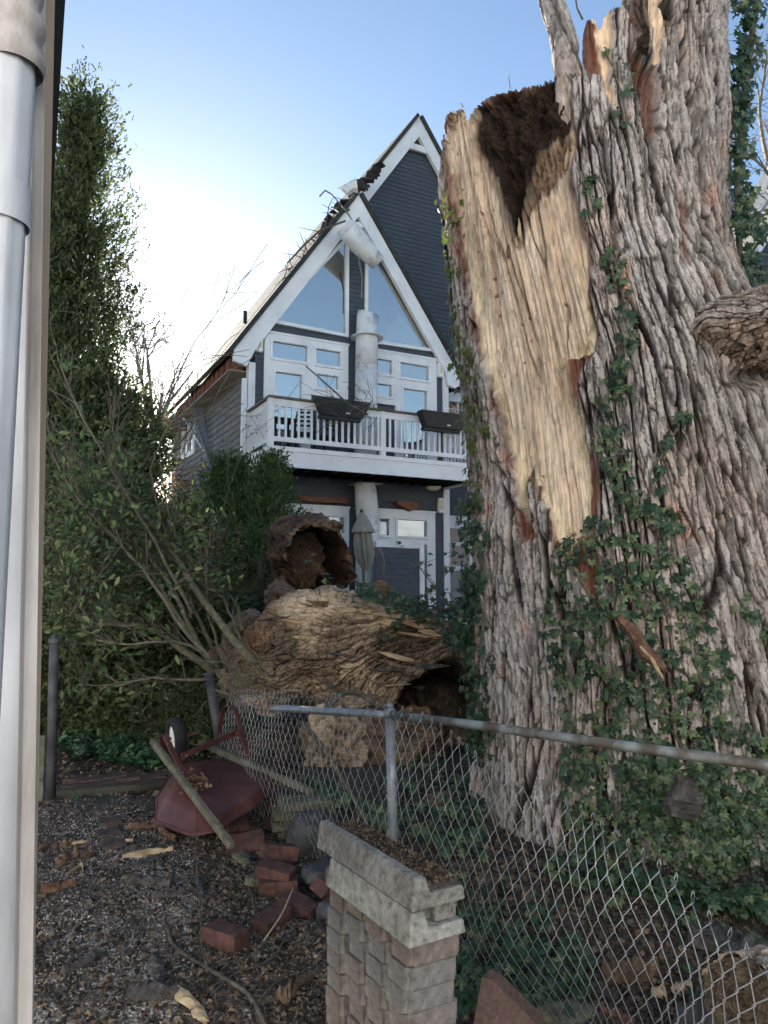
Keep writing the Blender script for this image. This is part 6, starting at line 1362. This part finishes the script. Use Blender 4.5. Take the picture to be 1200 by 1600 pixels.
# ---------------------------------------------------------------- ground cover patch
t=empty('ground_cover','patch of low green leafy ground cover beyond the brick path','plants')
X_,Y_,Z_,px,py=on_ground(82,262,1150,1208,2600); k=sdf(px,py,[(85,1165),(120,1152),(180,1150),(240,1160),(262,1185),(245,1205),(200,1200),(160,1195),(95,1185)])<perlin(px*.05,py*.08,0,5)*10
X_,Y_,Z_=X_[k],Y_[k],Z_[k]; n=len(X_); r2=np.random.RandomState(8); nr_=r2.normal(size=(n,3))*.6+np.array([0,-.5,1]); o=scatter('leaves',LEAF[0],LEAF[1],np.stack([X_,Y_,Z_+r2.uniform(.03,.16,n)],1),nr_,r2.uniform(.06,.12,n),MT['vinca'],t,tilt=.3); tag(o,kind='stuff')
X_,Y_,Z_,px,py=on_ground(75,330,1130,1260,120); leafy=scatter('leaves_loose',LEAF[0],LEAF[1],np.stack([X_,Y_,Z_+.02],1),np.tile([0,-.2,1.],(120,1)),r2.uniform(.04,.07,120),MT['vinca'],t); tag(leafy,kind='stuff')
# ---------------------------------------------------------------- ivy
ix_,iy_,PP,kp_=TR['ix'],TR['iy'],TR['P'],TR['keep']
vis_=kp_&(np.cos(TR['TH'])>-.12)&(iy_>-40)&(iy_<1700)&(ix_<1320)
sub_=np.zeros_like(vis_); sub_[::3,::3]=True; sel=np.argwhere(vis_&sub_)
Vx=ix_[sel[:,0],sel[:,1]]; Vy=iy_[sel[:,0],sel[:,1]]; VP=PP[sel[:,0],sel[:,1]]; VT=TR['TH'][sel[:,0],sel[:,1]]
kd=kdtree.KDTree(len(Vx)); front=np.cos(VT)
for i in range(len(Vx)): kd.insert((Vx[i],Vy[i],0),i)
kd.balance()
def on_trunk(x,y):
    c=kd.find_n((x,y,0),3); i=min(c,key=lambda q:VP[q[1]][1])[1]; th_=VT[i]; n=np.array([math.sin(th_),-math.cos(th_),.1]); return VP[i],n
def ivyset(polys,n,mt,lo,hi,seed,clus=.015,fn=None):
    r_=np.random.RandomState(seed); out=[]
    poly=np.array(polys,float); x0,y0=poly.min(0); x1,y1=poly.max(0); c=0
    while len(out)<n and c<60:
        X_=r_.uniform(x0,x1,n); Y_=r_.uniform(y0,y1,n); k=sdf(X_,Y_,polys)<0; dn=perlin(X_*clus,Y_*clus,0,seed)+.6*perlin(X_*clus*3,Y_*clus*3,0,seed+1); k&=dn>r_.uniform(-.7,.55,n); out+=list(zip(X_[k],Y_[k])); c+=1
    return out[:n]
def stroke(pts,w_,n,r_):
    pts=np.array(pts,float); s=np.concatenate([[0],np.cumsum(np.hypot(*np.diff(pts,axis=0).T))]); u=r_.uniform(0,s[-1],n)
    x=np.interp(u,s,pts[:,0]); y=np.interp(u,s,pts[:,1]); g_=perlin(u*.03,u*0+w_,0,77); k=g_>-.25; return list(zip((x+r_.normal(size=n)*w_)[k],(y+r_.normal(size=n)*w_*.5)[k]))
ri=np.random.RandomState(99)
big=ivyset([(872,850),(930,800),(985,830),(1060,860),(1095,930),(1130,1010),(1150,1110),(1210,1160),(1230,1440),(1100,1440),(960,1420),(880,1380),(885,1200),(862,1060),(856,930)],1500,'ivy',0,0,3)
big+=ivyset([(880,1180),(1230,1200),(1230,1440),(900,1430)],1100,'ivy',0,0,5)
big+=stroke([(948,85),(985,120),(985,165)],7,16,ri)+stroke([(970,130),(965,200)],5,6,ri)+stroke([(918,270),(920,300),(928,320),(925,340)],5,22,ri)+stroke([(950,390),(955,430),(970,470),(985,520),(975,560),(965,600)],9,110,ri)+stroke([(965,590),(945,660),(960,740),(985,800),(1010,800)],12,150,ri)+stroke([(1000,560),(1050,600)],6,0,ri)+stroke([(1075,640),(1040,690),(1030,740),(1010,790),(1040,830)],7,60,ri)+stroke([(1000,795),(1040,800),(1060,840)],9,45,ri)+stroke([(1150,880),(1165,960),(1190,1000)],10,18,ri)+stroke([(870,920),(862,1000),(880,1060)],9,30,ri)+stroke([(760,1130),(740,1170)],8,12,ri)
leafv=[]
for (x,y) in big:
    p,n_=on_trunk(x,y); leafv.append((p+n_*ri.uniform(.012,.05),n_+np.array([0,0,.25]),ri.choice([ri.uniform(.022,.045),ri.uniform(.04,.07),ri.uniform(.06,.09)])*(1 if y>600 else .9)))
ivy=empty('ivy','dark green ivy climbing the front of the giant broken trunk, thick at the foot','ivy')
def ivy_build(parent,leafv,mt,npart=300,seed=4,spin=(0,0,-1)):
    r_=np.random.RandomState(seed); 
    def sz(l): xx,yy=proj(l[0]); d=l[0][1]; return (l[2]/d if (0<xx<1200 and 0<yy<1600) else 0)
    order=sorted(range(len(leafv)),key=lambda i:-sz(leafv[i])); first=order[:npart]; rest=order[npart:]
    me=None
    for i in first:
        p,n_,s_=leafv[i]; n_=np.array(n_)+r_.normal(size=3)*.38; n_/=np.linalg.norm(n_); a=np.array(spin)+r_.normal(size=3)*.45; yv=a-n_*(a@n_); yv/=np.linalg.norm(yv); xv=np.cross(yv,n_)
        if me is None: me=npmesh('ivy_leaf',IVY[0],np.array(IVY[1]),3); me.materials.append(MT[mt])
        o=bpy.data.objects.new('leaf',me); COL.objects.link(o); o.parent=parent
        o.matrix_world=Matrix(((xv[0]*s_,yv[0]*s_,n_[0]*s_,p[0]),(xv[1]*s_,yv[1]*s_,n_[1]*s_,p[1]),(xv[2]*s_,yv[2]*s_,n_[2]*s_,p[2]),(0,0,0,1)))
    if rest: o=scatter('small_leaves',IVY[0],IVY[1],np.array([leafv[i][0] for i in rest]),np.array([leafv[i][1] for i in rest]),np.array([leafv[i][2] for i in rest]),MT[mt],parent,spin=np.tile(spin,(len(rest),1)),tilt=.4,rs=r_); tag(o,kind='stuff')
ivy_build(ivy,leafv,'ivy')
def vine(pts,r,parent,mt='twig',off=.012):
    P_=[]; u=np.linspace(0,1,len(pts)*5); xx=np.interp(u,np.linspace(0,1,len(pts)),[p[0] for p in pts]); yy=np.interp(u,np.linspace(0,1,len(pts)),[p[1] for p in pts])
    for x,y in zip(xx+4*perlin(u*7,u*0,0,int(pts[0][0])),yy): p,n_=on_trunk(x,y); P_.append(p+n_*off)
    C=np.array(P_); 
    for _ in range(3): C[1:-1]=(C[:-2]+2*C[1:-1]+C[2:])/4
    m=MB(); m.tube(C,r,5,False); m.build('vine_stem',MT[mt],parent,True)
for q in [[(1010,800),(1015,740),(1045,690),(1070,640)],[(960,400),(975,500),(955,620),(960,740),(1000,830)],[(985,1050),(1040,1120),(1080,1200),(1110,1330)],[(1085,1200),(1075,1300),(1095,1400),(1170,1470)],[(1000,810),(1000,900),(990,980)],[(905,1000),(900,1150),(915,1300)],[(1110,1050),(1140,1180),(1130,1330)],[(950,85),(975,170),(985,250)],[(1000,1230),(1005,1330),(1025,1400)],[(890,880),(940,960),(960,1060)]]: vine(q,.005,ivy,'greentwig')
# ivy on the left edge of the trunk, partly yellow
ey=empty('ivy','yellow-green sunlit ivy hanging along the left edge of the trunk by the balcony','ivy'); lv=[]
for (x,y) in stroke([(694,300),(706,360),(706,430),(715,500),(728,570),(735,640),(740,720),(738,800)],7,240,ri)+stroke([(722,560),(740,600)],10,22,ri)+stroke([(735,640),(758,680)],8,40,ri):
    p,n_=on_trunk(x,y); q=np.array([-.8,-.5,.1]); lv.append((p+q*ri.uniform(.0,.07),q+n_*.4,ri.uniform(.035,.075)))
ivy_build(ey,lv,'ivy_y',200,6)
dg=empty('ivy','dark ivy hanging along the lower left edge of the trunk above the fence pipe','ivy'); lv=[]
for (x,y) in stroke([(742,780),(735,860),(740,940),(738,1020),(748,1100),(752,1180)],11,620,ri)+stroke([(745,900),(728,960),(715,1010)],10,130,ri):
    p,n_=on_trunk(max(x,735),y); q=np.array([-.7,-.6,.1]); lv.append((p+q*ri.uniform(0,.09)+np.array([-.004*(max(0,735-x)),0,0]),q+n_*.4,ri.uniform(.04,.08)))
ivy_build(dg,lv,'ivy',260,7)
# ivy column at the right edge of the upper stem
re_=empty('ivy','ivy curtain hanging down the right side of the upper stem','ivy'); lv=[]
for (x,y) in stroke([(1182,-40),(1170,40),(1160,120),(1155,180),(1155,260),(1162,330),(1172,400),(1182,440)],11,1000,ri)+stroke([(1195,330),(1180,380)],8,20,ri):
    p=at(x,y,4.75+ri.uniform(-.25,.3)); lv.append((p,np.array([.2,-.9,.2]),ri.uniform(.05,.09)))
ivy_build(re_,lv,'ivy',280,8)
P_=[at(x,y,4.75) for x,y in [(1187,-60),(1175,60),(1160,180),(1152,300),(1156,400),(1170,470)]]; m=MB(); m.tube(P_,.022,8); m.build('vine_stem',MT['greentwig'],re_,True)
# ivy carpet at the foot and behind the fence
gi=empty('ivy_carpet','dark ivy carpeting the soil behind the chain-link fence and around the tree foot','ivy'); lv=[]
for poly,n_ in [([(600,1290),(680,1270),(760,1290),(760,1400),(700,1420),(610,1340)],240),([(470,1235),(610,1240),(612,1320),(520,1330)],260),([(705,1420),(790,1440),(900,1490),(930,1560),(880,1600),(720,1600)],420),([(850,1400),(1240,1400),(1240,1520),(960,1500),(860,1460)],420),([(640,1200),(760,1190),(770,1290),(620,1300)],220),([(1000,1480),(1240,1500),(1240,1620),(1120,1620)],120)]:
    r_=ri; pl=np.array(poly,float); x0,y0=pl.min(0); x1,y1=pl.max(0); X_,Y_,Z_,px,py=on_ground(x0,x1,y0,y1,n_*3); k=(sdf(px,py,poly)<0)&(perlin(px*.02,py*.02,0,n_)>-.3)
    for x,y,z in list(zip(X_[k],Y_[k],Z_[k]))[:n_]: lv.append((np.array([x,y,z+ri.uniform(.03,.11)]),np.array([ri.normal()*.3,-.5,1.]),ri.uniform(.035,.08)))
ivy_build(gi,lv,'ivy',300,9,spin=(0,-1,-.2))
# ivy and leaves over the fallen trunk
fi=empty('ivy','ivy and broken twigs sprawling over the right top of the fallen trunk','ivy'); lv=[]; m=MB(); rr_=random.Random(3); tmp=[]
for i in range(34):
    b_=at(rr_.uniform(590,740),rr_.uniform(935,985),rr_.uniform(6.2,7.2)); grow(m,b_,(rr_.uniform(-1,.8),rr_.uniform(-.5,.3),rr_.uniform(-.2,.45)),rr_.uniform(.25,.6),.008,1,rr_,tmp,.35,-.02,(2,3),5,4,.0025,.6,1)
o=m.build('twigs',MT['twig'],fi); tag(o,kind='stuff')
for (p,d) in tmp:
    if ri.uniform()<.85: lv.append((p+ri.normal(size=3)*.03,np.array([0,-.6,.8]),ri.uniform(.04,.075)))
for poly,n_ in [([(590,930),(640,925),(735,955),(745,1060),(700,1010),(640,965)],170),([(555,905),(590,915),(600,940),(560,935)],60),([(690,985),(752,960),(752,1110),(735,1060)],120)]:
    pl=np.array(poly,float); X_=ri.uniform(pl[:,0].min(),pl[:,0].max(),n_*3); Y_=ri.uniform(pl[:,1].min(),pl[:,1].max(),n_*3); k=sdf(X_,Y_,poly)<0
    for x,y in list(zip(X_[k],Y_[k]))[:n_]: lv.append((at(x,y,ri.uniform(5.9,6.7)),np.array([0,-.8,.6]),ri.uniform(.04,.08)))
ivy_build(fi,lv,'ivy',280,10)
ic=empty('ivy','small pale-lit ivy clump on the ground left of the fallen trunk','ivy'); lv=[]
for i in range(420): lv.append((at(ri.uniform(330,420),ri.uniform(930,985),ri.uniform(8.6,9.4)),np.array([0,-.5,1.]),ri.uniform(.05,.09)))
ivy_build(ic,lv,'ivy',0,11)
# broken sticks around the log and on the fence
polytwig('broken_branch','forked olive branch lying on the fence pipe below the fallen trunk',[(572,1115,4.5),(600,1085,5.0),(625,1082,5.3),(650,1100,5.2),(680,1118,5.0)] if 0 else [(508,1108,4.6),(535,1082,5.0),(560,1082,5.2),(585,1098,5.1),(612,1110,4.9)],.018,.022,'greentwig','branch',ground_=False,n=8)
polytwig('broken_branch','pale splintered branch end just left of the fence post',[(577,1083,4.7),(590,1098,4.6),(604,1108,4.5)],.012,.022,'rotwood','branch',ground_=False,n=7)
polytwig('broken_branch','long thin branch hanging inside the fence left of the post',[(470,1128,4.9),(500,1160,4.8),(525,1200,4.7),(560,1260,4.6),(580,1300,4.5)],.016,.010,'twig','branch',ground_=False,n=7)
polytwig('broken_branch','pale stub rising from the privacy screen corner',[(592,855,12.5),(600,875,12.5),(598,900,12.5)],.02,.03,'paletwig','branch',ground_=False,n=6)
polytwig('broken_branch','forked stub branch at the left end of the fallen trunk',[(358,928,6.6),(372,950,6.6),(378,985,6.6)],.012,.02,'greentwig','branch',ground_=False,n=6)
polytwig('broken_branch','thin twig arching over the black planter boxes',[(478,572,13.4),(510,600,13.4),(545,632,13.3),(575,648,13.3)],.012,.02,'twig','branch',ground_=False,n=5)
m=MB(); rr_=random.Random(8); tw=empty('broken_twigs','spray of fine broken twigs caught on the balcony rail by the left planter','twigs')
for i in range(16): grow(m,at(rr_.uniform(520,590),rr_.uniform(620,655),13.4),(rr_.uniform(-1,.6),-.1,rr_.uniform(-.6,.9)),rr_.uniform(.3,.7),.008,1,rr_,None,.3,0,(2,3),4,4,.004,.5)
m.build('twig',MT['twig'],tw)
dt=empty('fine_debris','tangle of fine pale twigs over the left end of the fence and log','twigs'); m=MB()
for i in range(60): grow(m,at(rr_.uniform(335,430),rr_.uniform(1030,1095),rr_.uniform(5.6,6.6)),(rr_.uniform(-1,1),-.3,rr_.uniform(-.4,.7)),rr_.uniform(.12,.35),.006,1,rr_,None,.3,0,(1,2),4,4,.002,.6)
o=m.build('twig',MT['greentwig'],dt); tag(o,kind='stuff')
# dead leaves on the upturned barrow
lt=[]; 
for i in range(70): 
    f=ri.uniform(); p=at(298+ri.normal()*14+f*16,1212+f*26+ri.normal()*7,4.98-f*.1); lt.append(p+np.array([0,-.02,.02]))
o=scatter('dead_leaves',CHIP[0],CHIP[1],np.array(lt),np.tile([0,-.3,1.],(70,1)),ri.uniform(.015,.04,70),MT['brownleaf'],wb,tilt=.4); tag(o,kind='stuff')

# ---------------------------------------------------------------- unseen white houses and slab added to bounce sunlight onto the shaded side
MT['bounce_siding']=mat('white bounce siding',[(.78,.79,.80),(.83,.84,.85)],scale=3,rough=.7,big=.08)
def fillhouse(name,label,x0,x1,y0,y1,h,ridge):
    t=empty(name,label,'house'); m=MB(); m.box((x0,y0,0),(x1,y1,h)); m.build('wall',MT['bounce_siding'],t); ym=(y0+y1)/2; xm=(x0+x1)/2
    m=MB(); m.prism([(x0-.3,y0-.3,h),(x0-.3,y1+.3,h),(x0-.3,ym,ridge)],[(x1+.3,y0-.3,h),(x1+.3,y1+.3,h),(x1+.3,ym,ridge)]); o=m.build('roof',MT['shingle'],t); fix_normals(o)
    for z in (1.0,3.9):
        k=x0+1.5
        while k<x1-1.5:
            m=MB(); m.box((k,y1+.003,z),(k+.9,y1+.05,z+1.4)); w_=m.build('window',MT['white'],t); m=MB(); m.box((k+.08,y1+.051,z+.08),(k+.82,y1+.056,z+1.32)); m.build('pane',MT['glassd'],w_); k+=3.1
        k=y0+1.5
        while k<y1-1.5:
            m=MB(); m.box((x0-.05,k,z),(x0-.003,k+.9,z+1.4)); w_=m.build('window',MT['white'],t); m=MB(); m.box((x0-.056,k+.08,z+.08),(x0-.051,k+.82,z+1.32)); m.build('pane',MT['glassd'],w_); k+=3.1
fillhouse('fill_house','white two-storey house added out of view behind the viewpoint to bounce sunlight',-15,8,-14,-5.5,6.8,9.5)
fillhouse('fill_house','white two-storey house added out of view to the right to bounce sunlight and reflect in the lower windows',15,24,-5,9,6.8,9.5)
m=MB(); m.add([(-13,-5.4,.035),(9,-5.4,.035),(9,-1.2,.035),(-13,-1.2,.035)],[(0,1,2,3)]); o=m.build('patio',MT['concrete'],None); tag(o,kind='structure')  # pale slab added behind the camera to bounce light upward
